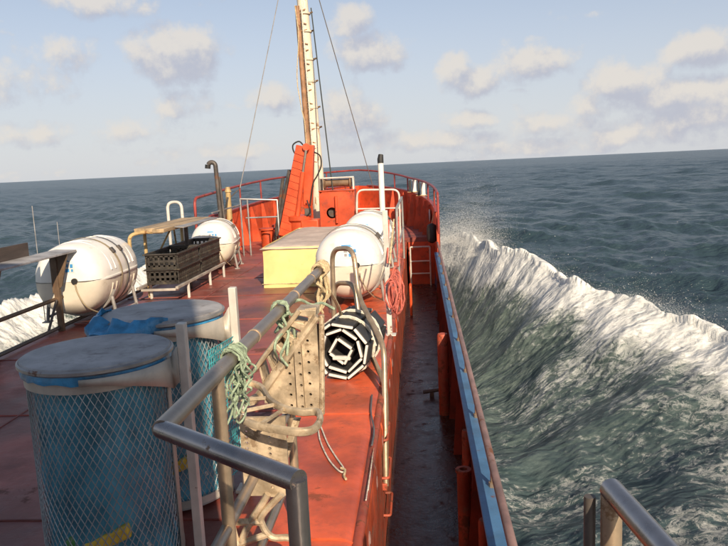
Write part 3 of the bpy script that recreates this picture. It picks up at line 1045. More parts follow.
# port side: toe pipe, guard bars, stanchions
mb = MB(); mb.tube([(-4.0, -2, .04), (-4.0, 12.6, .04)], .022, 8); part(mb, 'toe_rail', 'dark_steel')
mb = MB(); mb.tube([(-4.0, 2, .36), (-4.0, 7.75, .36)], .022, 8); g = part(mb, 'guard_rail', 'bracket_brown')
for Y in (3.6, 5.4):
    q = MB(); q.tube([(-4.0, Y, 0), (-4.0, Y, .36)], .02, 8); q.build('rail_post', 'bracket_brown', g)
# thin white whip posts on the port edge
for (x, yt, Y) in ((32, 206, 7.9), (57, 222, 9.2)):
    p_ = ony(x, yt, Y)
    mb = MB(); mb.tube([(p_.x, Y, .0), (p_.x, Y, p_.z)], .005, 6); part(mb, 'thin_post', 'galvanised')
# white loop handle
Yl = 11.2
a_, b_ = ony(169, 224, Yl), ony(183, 224, Yl)
t_ = ony(175, 202, Yl).z
mb = MB(); mb.tube(fillet([(a_.x, Yl, 0), (a_.x, Yl, t_), (b_.x, Yl, t_), (b_.x, Yl, 0)], .11), .025, 10); part(mb, 'ladder_loop', 'white_post')

# port forecastle guard frame
Yg = 13.7
g0, g1 = ony(240, 199, Yg), ony(277, 200, Yg)
mb = MB(); mb.tube([g0, g1, Vector((g1.x, Yg, 0))], .02, 8); g = part(mb, 'guard_frame', 'galvanised')
pp = ony(246, 218, Yg)
for x0 in (g0.x, pp.x + .05):
    q = MB(); q.tube([(x0, Yg, g0.z), (x0, Yg, 0)], .018, 8); q.build('rail_post', 'galvanised', g)
q = MB(); q.tube([(pp.x, Yg, pp.z), (g1.x, Yg, pp.z)], .016, 8); q.build('cross_bar', 'galvanised', g)
q = MB(); a_ = ony(236, 208, 12.8); q.tube([ony(212, 213, 12.6), ony(240, 205, Yg)], .016, 8); q.build('cross_bar', 'galvanised', g)
# bow step and lockers against the port bulwark
mb = MB(); mb.box((-2.95, 16.2, .20), (.9, .5, .40)); part(mb, 'bow_locker', 'red_paint', bevel=.01)
mb = MB(); mb.lathe([(.14, 0), (.14, .36), (.18, .37), (.18, .41), (.02, .41)], (-3.3, 15.1, 0), 18); part(mb, 'bollard', 'red_paint')
mb = MB(); mb.lathe([(.14, 0), (.14, .36), (.18, .37), (.18, .41), (.02, .41)], (-2.9, 15.1, 0), 18); part(mb, 'bollard', 'red_paint')

# unseen wheelhouse behind the viewer, height and edge set to shade bins and deck
mb = MB(); mb.box((-1.88, -3.5, 2.5), (4.36, 6.0, 4.98)); wh = part(mb, 'wheelhouse', 'wheelhouse_white', bevel=.03)
for i in range(4):
    q = MB(); q.box((-3.4 + i * 1.0, -.495, 2.9), (.78, .03, .75)); q.build('window', 'wheelhouse_glass', wh, bevel=.01)
q = MB(); q.box((-1.88, -3.45, 5.04), (4.40, 6.1, .09)); q.build('roof', 'wheelhouse_white', wh, bevel=.02)

# ------------------------------------------------------------------ life rafts


def make_raft():
    t = thing('life_raft', (0, 0, 0), 'x', 'life raft', 'white life raft canisters along the deck')
    Lh, Rr_, zc = .62, .40, .50

    def shell(up):
        rows = []
        prof = [(-Lh - .07, .20), (-Lh - .065, .235), (-Lh - .03, .30), (-Lh + .02, .35), (-Lh + .10, .378), (-Lh + .22, .392), (0, .40),
                (Lh - .22, .392), (Lh - .10, .378), (Lh - .02, .35), (Lh + .03, .30), (Lh + .065, .235), (Lh + .07, .20)]
        rows.append([(0, prof[0][0] - .012, zc)] * 25)
        for (y, r_) in prof:
            row = []
            for j in range(25):
                a = math.pi * j / 24
                cx = math.copysign(abs(math.cos(a)) ** .92, math.cos(a))
                sx = abs(math.sin(a)) ** .92
                row.append((r_ * cx, y, zc + (.006 if up else -.006) + (1 if up else -1) * r_ * sx))
            rows.append(row)
        rows.append([(0, prof[-1][0] + .012, zc)] * 25)
        return rows
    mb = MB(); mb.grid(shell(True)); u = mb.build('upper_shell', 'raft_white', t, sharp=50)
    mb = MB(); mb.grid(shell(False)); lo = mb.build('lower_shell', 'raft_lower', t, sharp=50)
    # joint flange
    out = []
    for j in range(48):
        a = 2 * math.pi * j / 48
        cx, sy = math.cos(a), math.sin(a)
        out.append((math.copysign(abs(cx) ** .55, cx) * .412, math.copysign(abs(sy) ** .38, sy) * (Lh + .055), zc))
    mb = MB(); mb.prism([Vector((a, b, zc - .011)) for a, b, c in out], (0, 0, .022)); mb.build('joint_flange', 'raft_white', t, bevel=.004)
    # moulded ribs near both ends of the drum
    for y in (-.34, -.22, .22, .34):
        mb = MB(); mb.tube([(math.cos(a) * .398, y, zc + math.sin(a) * .398) for a in [math.pi * (.06 + .88 * k / 24) for k in range(25)]], .012, 6); mb.build('moulded_rib', 'raft_white', u)
        mb = MB(); mb.tube([(math.cos(a) * .398, y, zc - math.sin(a) * .398) for a in [math.pi * (.06 + .88 * k / 24) for k in range(25)]], .012, 6); mb.build('moulded_rib', 'raft_lower', lo)
    # webbing straps
    for y, m_ in ((-.10, 'strap_tan'), (.12, 'strap_grey')):
        mb = MB()
        rows = []
        for k in range(41):
            a = -math.pi * .5 + 2 * math.pi * k / 40
            r_ = .418
            rows.append([(math.cos(a) * r_, y - .022, zc + math.sin(a) * r_), (math.cos(a) * (r_ + .004), y, zc + math.sin(a) * (r_ + .004)), (math.cos(a) * r_, y + .022, zc + math.sin(a) * r_)])
        mb.grid(rows)
        s = mb.build('strap', m_, t)
        q = MB(); q.box((.40 * .80, y, zc + .42 * .62), (.05, .06, .07), ry=R(-38)); q.build('buckle', 'dark_steel', s, bevel=.005)
    # markings on the after end
    def patch(x0_, x1_, z0_, z1_, lift, nm, m_):
        pr = [(0, -Lh - .082), (.20, -Lh - .07), (.235, -Lh - .065), (.30, -Lh - .03), (.35, -Lh + .02), (.378, -Lh + .10)]
        rows_ = []
        for i_ in range(9):
            row_ = []
            for j_ in range(9):
                x_, z_ = x0_ + (x1_ - x0_) * j_ / 8, z0_ + (z1_ - z0_) * i_ / 8
                rho = math.hypot(x_, z_)
                row_.append((x_, float(np.interp(rho, [p_[0] for p_ in pr], [p_[1] for p_ in pr])) - lift, zc + z_))
            rows_.append(row_)
        b_ = MB(); b_.grid(rows_); return b_.build(nm, m_, t)
    patch(-.04, .13, .10, .21, .004, 'sticker', 'sticker_white')
    patch(-.05, .13, .222, .245, .004, 'sticker', 'sticker_blue')
    for (xa, za, w1, h1) in ((-.025, .16, .04, .035), (.035, .165, .03, .03), (.085, .155, .03, .04), (-.02, .115, .03, .03), (.03, .11, .045, .035), (.095, .112, .02, .028)):
        patch(xa, xa + w1, za, za + h1, .006, 'pictogram', 'sticker_blue' if (xa > 0) else 'lid_grey')
    mb = MB(); mb.lathe([(.032, 0), (.032, .03), (.018, .035)], (.12, -Lh - .095, zc + .01), 14, 'Y'); mb.build('painter_plug', 'black_rubber', t)
    mb = MB(); mb.tube(spline([(.12, -Lh - .08, zc), (.15, -Lh - .10, zc - .12), (.22, -Lh - .06, zc - .28), (.28, -.4, zc - .42)]), .008, 6); mb.build('painter_line', 'strap_tan', t)
    # cradle
    for y in (-.33, .33):
        mb = MB()
        pts = [(math.cos(a) * .425, y, zc + math.sin(a) * .425) for a in [math.pi * (1.12 + .76 * k / 14) for k in range(15)]]
        mb.tube(pts, .02, 8)
        c = mb.build('cradle_arm', 'grey_steel', t)
        for sx in (-1, 1):
            q = MB(); q.tube([(sx * .36, y, .27), (sx * .40, y, .0)], .02, 8); q.box((sx * .40, y, .006), (.09, .09, .012)); q.build('foot', 'grey_steel', c)
    for sx in (-1, 1):
        mb = MB(); mb.tube([(sx * .39, -.33, .06), (sx * .39, .33, .06)], .016, 8); mb.build('cradle_bar', 'grey_steel', t)
    return t


raft = make_raft()
RAFTS = [((-.86, 8.75, 0.0), 0, 1.02, 'white life raft canister behind bent pipes, with a blue mark on its end'),
         ((-.83, 11.5, .03), -2, .98, 'white life raft canister with the white black topped pipe rising beside it'),
         ((-4.0, 8.2, 0.0), 3, 1.04, 'cream life raft canister with dark strap beside the dark plank shelf'),
         ((-3.56, 12.1, 0.0), 8, .93, 'white life raft canister in bright sun behind the bench of black crates')]
for i, (loc, rz, sc, lb) in enumerate(RAFTS):
    o = raft if i == 0 else copy_tree(raft)
    o.location = loc
    o.rotation_euler.z = R(rz)
    o.scale = (sc, sc, sc)
    o['label'] = lb

# ------------------------------------------------------------------ mesh bins


def make_bin():
    t = thing('refuse_bin', (0, 0, 0), 'x', 'bin', 'round mesh bins along the deck')
    r_, H = .335, .80
    # expanded metal
    mb = MB()
    nA, nZ = 62, 30
    z0, z1 = .05, .735
    for dirn in (1, -1):
        for k in range(nA):
            pts = []
            for i in range(nZ + 1):
                a = 2 * math.pi * (k + dirn * i * .5) / nA
                pts.append((r_ * math.cos(a), r_ * math.sin(a), z0 + (z1 - z0) * i / nZ))
            mb.tube(pts, .0021, 4, cap=False)
    w = mb.build('wire_mesh', 'bin_mesh', t); w['kind'] = 'stuff'
    # hoops
    mb = MB(); mb.lathe([(r_ - .004, .735), (r_ + .008, .735), (r_ + .008, .775), (r_ - .004, .775), (r_ - .004, .735)], (0, 0, 0), 48, cap=False); mb.build('hoop', 'bin_band', t)
    mb = MB(); mb.lathe([(r_ - .004, .03), (r_ + .006, .03), (r_ + .006, .06), (r_ - .004, .06), (r_ - .004, .03)], (0, 0, 0), 48, cap=False); mb.build('hoop', 'bin_band', t)
    mb = MB(); mb.lathe([(.01, .02), (r_, .02), (r_, .035), (.01, .035)], (0, 0, 0), 40); mb.build('base_plate', 'grey_steel', t)
    # uprights of the frame
    for a in (R(2), R(88), R(178)):
        x, y = (r_ + .012) * math.cos(a), (r_ + .012) * math.sin(a)
        mb = MB(); mb.box((x, y, .39), (.008, .045, .78), rz=a); mb.build('upright', 'bin_band', t, bevel=.002)
    # liner bag, crumpled
    rows = []
    for i in range(31):
        z = .045 + .70 * i / 30
        row = []
        for j in range(64):
            a = 2 * math.pi * j / 64
            n = mnoise.fractal(Vector((math.cos(a) * 2.2, math.sin(a) * 2.2, z * 2.2)), 1, 2, 4)
            fold = abs(mnoise.noise(Vector((math.cos(a) * 5, math.sin(a) * 5, z * 1.0)))) * .035
            rr_ = r_ - .016 - abs(n) * .035 - fold
            row.append((rr_ * math.cos(a), rr_ * math.sin(a), z))
        rows.append(row)
    mb = MB(); mb.grid(rows, close=True); mb.build('liner_bag', 'bag_blue', t, sharp=60)
    # cuff folded over the hoop
    rows = []
    for i, (dr_, z) in enumerate(((-.02, .74), (-.004, .785), (.014, .80), (.022, .785), (.020, .768))):
        rows.append([((r_ + dr_ + .006 * mnoise.noise(Vector((j * .7, i, 2)))) * math.cos(2 * math.pi * j / 64), (r_ + dr_ + .006 * mnoise.noise(Vector((j * .7, i, 2)))) * math.sin(2 * math.pi * j / 64),
                      z + .008 * mnoise.noise(Vector((j * .5, i * .3, 7)))) for j in range(64)])
    mb = MB(); mb.grid(rows, close=True); mb.build('bag_cuff', 'bag_cuff', t, sharp=60)
    # lid
    mb = MB(); mb.lathe([(.001, .822), (.12, .826), (.24, .822), (.31, .826), (.352, .822), (.362, .812), (.360, .800), (.30, .796), (.001, .796)], (0, 0, 0), 56, cap=False)
    l = mb.build('lid', 'lid_grey', t, sharp=30)
    mb = MB(); mb.tube([(.361 * math.cos(2 * math.pi * j / 56), .361 * math.sin(2 * math.pi * j / 56), .808) for j in range(56)], .010, 6, closed=True); mb.build('lid_rim', 'galvanised', l)
    # rubbish seen through the liner
    mb = MB(); mb.box((.09, -.27, .20), (.22, .06, .05), rz=.30, ry=-.25); mb.build('rubbish', 'rubbish_yellow', t, bevel=.01)
    for k, (x, y, z, m_) in enumerate(((-.05, -.262, .17, 'rubbish_green'), (-.02, -.258, .33, 'rubbish_white'), (.10, -.19, .30, 'rubbish_green'), (-.12, -.19, .33, 'rubbish_white'), (.16, -.16, .40, 'rubbish_white'), (-.02, -.21, .12, 'rubbish_white'), (-.15, -.17, .15, 'rubbish_green'), (.18, -.15, .12, 'rubbish_white'))):
        mb = MB(); rows = []
        for i in range(9):
            th = math.pi * i / 8
            rows.append([(x + .075 * math.sin(th) * math.cos(p) * (1 + .7 * mnoise.noise(Vector((i, p, k)))), y + .032 * math.sin(th) * math.sin(p), z + .055 * math.cos(th) * (1 + .3 * mnoise.noise(Vector((p, i, k))))) for p in [2 * math.pi * j / 12 for j in range(12)]])
        mb.grid(rows, close=True); mb.build('rubbish', m_, t)
    # support post with a curved plate that carries the hoop
    px, py = r_ + .10, .02
    mb = MB(); mb.box((px, py, .45), (.045, .05, .92)); mb.box((px, py, .008), (.12, .12, .016)); mb.build('support_post', 'white_post', t, bevel=.004)
    poly = []
    for k in range(15):
        a = R(-78) + R(80) * k / 14
        poly.append((.372 * math.cos(a), .372 * math.sin(a)))
    rows = [[(x, y, .80 - .01), (x, y, .80 - .03 - .10 * (k / 14) ** 1.6)] for k, (x, y) in enumerate(poly)]
    rows.append([(px - .02, py - .03, .83), (px - .02, py - .03, .70)])
    mb = MB(); mb.grid(rows)
    pl = mb.build('curved_plate', 'bin_band', t)
    sm = pl.modifiers.new('thick', 'SOLIDIFY'); sm.thickness = .006
    return t


bin0 = make_bin()
P1, P2 = ony(97, 352, 2.76), ony(163, 312, 3.42)
BZ = P1.z - .81
bins = [(P1.x, 2.76, P1.z - .815), (P2.x, 3.42, P2.z - .815)]
for i, (x, y, z) in enumerate(bins):
    o = bin0 if i == 0 else copy_tree(bin0)
    o.location = (x, y, 0)
    s = (z + .815) / .815
    o.scale = (.83, .83, s)
    o['label'] = ['round mesh bin with blue liner and neatly closed grey lid', 'round mesh bin with blue bag bunched out from under its grey lid'][i]
    if i == 1:
        # blue bag bunched out at one side
        rows = []
        for k in range(25):
            a = R(175) + R(120) * k / 24
            wv = math.sin(math.pi * k / 24)
            row = []
            for q_ in range(9):
                u_ = q_ / 8
                n = mnoise.noise(Vector((k * .45, u_ * 3, 4))) * .035
                rad_ = .335 + (.10 * math.sin(u_ * math.pi) + .035) * wv + n * wv
                row.append((rad_ * math.cos(a), rad_ * math.sin(a), .835 + .03 * wv * math.sin(u_ * 2.2) - .17 * u_ * (.35 + .65 * wv) + n * .8))
            rows.append(row)
        mb = MB(); mb.grid(rows)
        bb = mb.build('bunched_bag', 'bag_cuff', o, base=(0, 0, 0), sharp=60)
        bb.location = (0, 0, 0)
        # teal net hung on the post side
        mb = MB()
        for c_ in range(14):
            x_ = .36 + 0 * c_
            mb.tube([(.37 + .008 * c_ * .5, -.34 + c_ * .026, .70), (.375 + .008 * c_ * .5, -.33 + c_ * .026 + .01 * math.sin(c_), .12)], .0028, 4)
        for c_ in range(22):
            mb.tube([(.37, -.34, .70 - c_ * .027), (.425, .0, .70 - c_ * .027 + .01 * math.sin(c_ * 2))], .0028, 4)
        nn = mb.build('net', 'net_teal', o, base=(0, 0, 0)); nn['kind'] = 'stuff'

# ------------------------------------------------------------------ hatch with yellow cover
hx0, hx1, hy0, hy1, hz = -1.70, -.62, 9.75, 12.9, .62
A_ = ony(264, 292, 9.75)
B_ = ony(264, 248, 9.75)
hx0, hz = A_.x, B_.z
hatch = thing('deck_hatch', ((hx0 + hx1) / 2, (hy0 + hy1) / 2, 0), 'deck hatch draped in a yellow cover with flat grey brown top', 'hatch')
rows = []
for i in range(15):
    z = hz * i / 14
    row = []
    for j in range(96):
        s = j / 96 * 4
        k, f_ = int(s), s - int(s)
        cs = [(hx0, hy0), (hx1, hy0), (hx1, hy1), (hx0, hy1)]
        a, b = cs[k], cs[(k + 1) % 4]
        x, y = a[0] + (b[0] - a[0]) * f_, a[1] + (b[1] - a[1]) * f_
        n = mnoise.fractal(Vector((x * 2.3, y * 2.3, z * 1.1)), 1, 2, 3) * .036 * (1.25 - i / 14)
        cx_, cy_ = (hx0 + hx1) / 2, (hy0 + hy1) / 2
        dd = Vector((x - cx_, y - cy_)).normalized()
        crn = max(0, 1 - min(f_, 1 - f_) * 9)
        row.append((x + dd.x * n - dd.x * crn * .03, y + dd.y * n - dd.y * crn * .03, z))
    rows.append(row)
mb = MB(); mb.grid(rows, close=True); mb.build('cover', 'yellow_tarp', hatch, sharp=45)
rows = []
for i in range(22):
    rows.append([(hx0 - .02 + (hx1 - hx0 + .04) * j / 11, hy0 - .02 + (hy1 - hy0 + .04) * i / 21,
                  hz + .012 + .012 * mnoise.fractal(Vector((j * .35, i * .4, 3)), 1, 2, 3) - (.03 if j in (0, 11) or i in (0, 21) else 0)) for j in range(12)])
mb = MB(); mb.grid(rows); o = mb.build('top_sheet', 'tarp_top', hatch); sm = o.modifiers.new('thick', 'SOLIDIFY'); sm.thickness = .008; sm.offset = -1
mb = MB(); mb.tube([(hx0 - .015, hy0 - .015, hz * .10), (hx1 + .01, hy0 - .015, hz * .10)], .006, 6); mb.build('lashing', 'rope_tan', hatch)

# ------------------------------------------------------------------ crane
CYc = 13.7


def cp(x, y, Y=CYc):
    return ony(x, y, Y)


crane = thing('deck_crane', (cp(297, 240).x, CYc, 0), 'bright red folding deck crane parked upright before the mast', 'crane')
a0, a1 = cp(302.5, 146), cp(285.5, 236)
dx_ = (a0 - a1).normalized()
sd_ = Vector((dx_.z, 0, -dx_.x))
def beam(p, q, w0, w1, d0, d1, name, m, parent, bev=.012):
    ax = (q - p).normalized(); sx = Vector((ax.z, 0, -ax.x)).normalized(); fy = ax.cross(sx)
    vs = []
    for (c, w_, d_) in ((p, w0, d0), (q, w1, d1)):
        for (sx_, sy_) in ((-1, -1), (1, -1), (1, 1), (-1, 1)):
            vs.append(c + sx * sx_ * w_ / 2 + fy * sy_ * d_ / 2)
    b = MB(); b.add(vs, [(3, 2, 1, 0), (4, 5, 6, 7), (0, 1, 5, 4), (1, 2, 6, 5), (2, 3, 7, 6), (3, 0, 4, 7)])
    return b.build(name, m, parent, bevel=bev)


bm_ = beam(a1, a0, .25, .22, .22, .20, 'main_boom', 'crane_red', crane)
for k in range(12):      # weld ribs on the boom face
    p = a1 + (a0 - a1) * (.08 + .075 * k) + Vector((0, -.115, 0))
    q = MB(); q.box(p, (.22, .005, .008), ry=R(22)); q.build('rib', 'crane_red', bm_)
beam(cp(308, 205, CYc + .06), cp(309.5, 145, CYc + .06), .17, .19, .2, .18, 'folding_arm', 'crane_red', crane)
q = MB(); q.tube([cp(297, 220, CYc - .14), cp(303, 172, CYc - .14)], .045, 14); cyl = q.build('ram', 'crane_red', crane)
q = MB(); q.tube([cp(303, 172, CYc - .14), cp(306, 150, CYc - .14)], .025, 12); q.build('ram_rod', 'stainless', cyl)
q = MB(); q.tube([cp(306, 147, CYc - .16), cp(306, 147, CYc + .18)], .07, 14); q.build('knuckle_pin', 'crane_red', crane)
pb = cp(301, 240)
q = MB(); q.lathe([(.28, 0), (.28, .03), (.20, .06), (.19, .62), (.23, .66), (.23, .74), (.12, .76)], (pb.x, CYc, 0), 24); col_ = q.build('column', 'crane_red', crane)
q = MB(); q.box((pb.x + .22, CYc - .05, .42), (.34, .34, .5)); q.build('slew_box', 'crane_red', crane, bevel=.02)
q = MB(); q.tube(spline([cp(300, 158), cp(294, 152), cp(293, 145), cp(299, 141.5), cp(304, 146)]), .014, 6); q.build('hose', 'hose_black', crane)
q = MB(); q.tube(spline([cp(314, 152, CYc - .1), cp(320, 156, CYc - .1), cp(321, 166, CYc - .1), cp(317, 176, CYc - .1), cp(313, 184, CYc - .1), cp(310, 206, CYc - .1)]), .014, 6); q.build('hose', 'hose_black', crane)
q = MB(); q.tube(spline([cp(307, 200, CYc - .15), cp(310, 212, CYc - .15), cp(304, 218, CYc - .15)]), .016, 6); q.build('hose', 'hose_black', crane)
q = MB(); q.box(cp(308, 212, CYc - .1), (.12, .10, .14)); q.build('valve_block', 'dark_steel', crane, bevel=.008)
# dark derrick leg beside the crane
q = MB(); q.tube([cp(290, 170, 14.3), cp(277, 236, 14.3)], .05, 8); q.tube([cp(283, 178, 14.3), cp(275, 240, 14.3)], .035, 8); q.build('boom_rest', 'dark_steel', crane)

# ------------------------------------------------------------------ winch housing
wh0, wh1 = ony(319, 192, 14.6), ony(354, 192, 14.6)
win = thing('winch_housing', ((wh0.x + wh1.x) / 2, 14.8, 0), 'square red winch housing with a round hole at the foot of the mast', 'winch')
hc = ony(332, 213, 14.6)
# front plate with a real round hole
ang = [2 * math.pi * k / 32 for k in range(32)]
rh = .115
inner = [(hc.x + rh * math.cos(a), hc.z + rh * math.sin(a)) for a in ang]
outer = []
for a in ang:
    c_, s_ = math.cos(a), math.sin(a)
    tx = ((wh1.x if c_ > 0 else wh0.x) - hc.x) / c_ if abs(c_) > 1e-6 else 1e9
    tz = ((wh0.z if s_ > 0 else 0) - hc.z) / s_ if abs(s_) > 1e-6 else 1e9
    k = min(abs(tx), abs(tz))
    outer.append((hc.x + c_ * k, hc.z + s_ * k))
mb = MB()
for ring, Y in ((inner, 14.60), (outer, 14.60), (inner, 14.64)):
    mb.v += [(x, Y, z) for x, z in ring]
for k in range(32):
    n_ = (k + 1) % 32
    mb.f += [(k, n_, 32 + n_, 32 + k), (64 + k, 64 + n_, n_, k)]
mb.build('front_plate', 'red_paint', win, smooth=False)
mb = MB()
for (c, s) in (((wh0.x + .01, 14.86, wh0.z / 2), (.02, .5, wh0.z)), ((wh1.x - .01, 14.86, wh0.z / 2), (.02, .5, wh0.z)), (((wh0.x + wh1.x) / 2, 14.85, wh0.z + .012), (wh1.x - wh0.x + .02, .54, .022)), (((wh0.x + wh1.x) / 2, 15.1, wh0.z / 2), (wh1.x - wh0.x, .02, wh0.z))):
    mb.box(c, s)
mb.build('casing', 'red_paint', win, bevel=.005)
q = MB(); q.lathe([(.09, 14.7), (.09, 15.0)], (hc.x, 0, hc.z), 18, 'Y'); q.v = [(x, y, z) for x, y, z in q.v]; q.build('drum', 'dark_steel', win)
q = MB(); q.tube([(hc.x + .10, 14.56, wh0.z - .10), (hc.x + .10, 14.56, hc.z + .1), (hc.x + .10, 14.56, .5)], .03, 8); q.build('guide_bar', 'red_paint', win)
wz = wh0.z + .023
q = MB(); q.lathe([(.05, -.30), (.13, -.29), (.13, -.26), (.075, -.24), (.075, .24), (.13, .26), (.13, .29), (.05, .30)], ((wh0.x + wh1.x) / 2, 14.85, wz + .14), 20, 'X'); d_ = q.build('rope_drum', 'bracket_brown', win)
for sx in (-1, 1):
    q = MB(); q.box(((wh0.x + wh1.x) / 2 + sx * .34, 14.85, wz + .12), (.03, .22, .24)); q.build('side_frame', 'white_post' if sx > 0 else 'dark_steel', win, bevel=.006)
q = MB(); q.tube([((wh0.x + wh1.x) / 2 - .36, 14.75, wz + .25), ((wh0.x + wh1.x) / 2 + .36, 14.75, wz + .25)], .018, 8); q.build('tie_bar', 'white_post', win)

# ------------------------------------------------------------------ mast
MY = 16.2
mt0, mt1 = ony(319, 200, MY), ony(295, -85, MY)
mbase = Vector((mt0.x - (mt1.x - mt0.x) / (mt1.z - mt0.z) * mt0.z, MY, 0))
mast = thing('mast', mbase, 'tall cream painted mast with rust streaks behind the red crane', 'mast')
mb = MB(); mb.tube([mbase, mbase + (mt1 - mbase) * .35, mbase + (mt1 - mbase) * .7, mt1], [.165, .15, .125, .095], 20); mp_ = mb.build('pole', 'cream_mast', mast)
for k, yy in enumerate((14, 32, 60, 82, 108, 128)):
    c = ony(319 - (200 - yy) * 24 / 285, yy, MY)
    q = MB(); q.lathe([(.145, -.025), (.16, -.015), (.16, .015), (.145, .025)], c, 18); q.build('band', 'cream_mast', mp_)
    q = MB(); q.tube([c + Vector((.13, -.02, 0)), c + Vector((.21, -.04, .02))], .02, 8); q.build('cleat', 'bracket_brown', mp_)
s0_, s1_ = ony(309.5, 165, MY - .2), ony(297, 6, MY - .2)
mb = MB(); mb.tube([s0_ + (s0_ - s1_).normalized() * .5, s1_], [.065, .05], 12); sp_ = mb.build('stowed_spar', 'spar_brown', mast)
q = MB(); q.tube(wobble([s0_ + (s1_ - s0_) * t + Vector((-.06 + .05 * math.sin(t * 9), -.06, 0)) for t in [k / 14 for k in range(15)]], .012, 3), .011, 6); q.build('halyard', 'rope_tan', sp_)
for k in range(16):
    pa = s0_ + (s1_ - s0_) * (k / 16 + .03)
    q = MB(); q.tube([pa, pa + Vector((.17, .06, .05 if k % 2 else -.05))], .012, 6); q.build('rung', 'spar_brown', sp_)
q = MB(); q.tube([s0_ + Vector((.10, -.03, 0)), s1_ + Vector((.10, -.03, 0))], .018, 6); q.build('cable', 'rope_white', sp_)
for (x0, y0, Y0, x1, y1, r_, m_, X0) in ((240, 188, 14.0, 294, -85, .009, 'wire', None), (372, 172, 20.5, 294, -85, .011, 'wire', None), (333, 192, 14.7, 311, 8, .014, 'black_wire', None)):
    a = ony(x0, y0, Y0)
    b = mt1 if y1 < 0 else ony(x1, y1, MY)
    if (x0 == 372):
        a = ony(374, 190, 20.6)
    q = MB(); q.tube([a + (b - a) * (k / 12) + Vector((0, 0, -.02 * math.sin(math.pi * k / 12))) for k in range(13)], r_, 6); q.build('stay_wire', m_, mast)

# ------------------------------------------------------------------ vents and posts forward
p0, p1 = ony(221, 218, 12.9), ony(215.5, 166, 12.9)
t = thing('vent_pipe', (p0.x, 12.9, 0), 'dark grey hooked vent pipe by the port bow rail', 'pipe')
mb = MB(); mb.tube([Vector((p0.x + .02, 12.9, 0)), p1] + arc(p1 + Vector((-.07, 0, 0)), .07, 0, math.pi * .85, (1, 0, 0), (0, 0, 1), 8), .042, 12); pp_ = mb.build('pipe', 'dark_steel', t)
q = MB(); e = p1 + Vector((-.14, 0, .01)); q.tube([e + Vector((0, 0, .02)), e + Vector((-.01, 0, -.05))], .052, 12); q.build('cap', 'black_rubber', pp_)
q = MB(); q.tube([Vector((p0.x + .10, 12.9, 0)), p1 + Vector((.055, 0, -.2))], .022, 8); q.build('side_pipe', 'dark_steel', t)

p1 = ony(380.5, 162, 12.9)
t = thing('vent_pipe', (p1.x, 12.9, 0), 'slim white vent pipe with a black top', 'pipe')
mb = MB(); mb.tube([Vector((p1.x, 12.9, 0)), p1], .052, 14); mb.build('pipe', 'raft_white', t)
mb = MB(); mb.tube([p1 - Vector((0, 0, .02)), p1 + Vector((0, 0, .05)), p1 + Vector((.01, .02, .13))], [.055, .056, .045], 12); mb.build('cap', 'black_rubber', t)

p0, p1 = ony(231, 240, 13.9), ony(228, 192, 13.9)
t = thing('davit_post', (p0.x, 13.9, 0), 'rusty yellow post holding the wire stay by the port bow', 'post')
mb = MB(); mb.tube([Vector((p0.x, 13.9, 0)), p0, p1], [.075, .065, .05], 12); dp = mb.build('post', 'yellow_post', t)
mb = MB(); mb.tube([p1, p1 + Vector((0, 0, .10))], [.07, .04], 10); mb.build('head', 'yellow_post', t)
mb = MB(); mb.tube([p1 + Vector((.05, 0, -.1)), ony(240, 188, 14.0)], .012, 6); mb.build('shackle', 'dark_steel', t)
mb = MB(); mb.tube([p1 + Vector((0, -.04, -.1)), Vector((p0.x - .25, 13.85, 0))], .025, 8); mb.build('brace', 'dark_steel', t)

# two white roller posts and a disc on the starboard bow bulwark
for k, (x, Y) in enumerate(((419, 18.9), (427.5, 17.9))):
    bx = XC + hw(Y) - .02
    z0, z1 = cap_z(Y, 1) + .02, rail_z(Y, 1) - .03
    t = thing('fairlead_roller', (bx, Y, z0), 'white and black fairlead roller on bow bulwark, %s' % ('farther forward of the pair' if k == 0 else 'closer to the bridge of the pair'), 'roller', 'rollers on the bow bulwark')
    mb = MB(); mb.lathe([(.066, z0), (.066, z0 + .03), (.055, z0 + .035), (.055, z1 - .035), (.066, z1 - .03), (.066, z1)], (bx + .04, Y, 0), 16); mb.build('roller', 'slat_white', t)
    mb = MB(); mb.box((bx - .07, Y, (z0 + z1) / 2), (.06, .12, z1 - z0 - .02)); mb.build('cheek', 'black_rubber', t, bevel=.01)
    mb = MB(); mb.box((bx, Y, z0 - .005 + .012), (.28, .2, .014)); mb.build('foot', 'yellow_post', t)
Yd = 16.4
dx0 = XC + hw(Yd) - .06
t = thing('disc_plate', (dx0, Yd, .44), 'small blue and white disc fixed inside the starboard bow bulwark', 'disc')
mb = MB(); mb.lathe([(.001, -.012), (.14, -.012), (.15, 0), (.14, .012), (.001, .012)], (dx0, Yd, .44), 28, 'X', cap=False); mb.build('plate', 'slat_white', t)
mb = MB(); mb.lathe([(.001, -.02), (.10, -.02), (.10, -.01)], (dx0, Yd, .44), 28, 'X', cap=False); mb.build('centre', 'cap_blue', t)
# dark oilskin bundle hung at the bow corner
t = thing('fender', (STB - .10, 14.7, .05), 'black rubber fender hung inside the starboard bow corner', 'fender')
mb = MB(); mb.lathe([(.02, .40), (.09, .36), (.11, .28), (.11, .08), (.09, .02), (.02, -.02)], (STB - .13, 14.8, 0), 16); mb.build('body', 'black_rubber', t)
mb = MB(); mb.tube([(STB - .13, 14.8, .38), (STB - .06, 14.8, .66)], .010, 6); mb.build('lanyard', 'rope_tan', t)

# ------------------------------------------------------------------ work bench with crates
bx0, bx1 = -3.42, -2.98
tb = thing('work_bench', (-3.3, 9.8, 0), 'weathered wooden bench on pipe legs over stacked black crates', 'bench')
by0, by1 = 8.95, 10.95
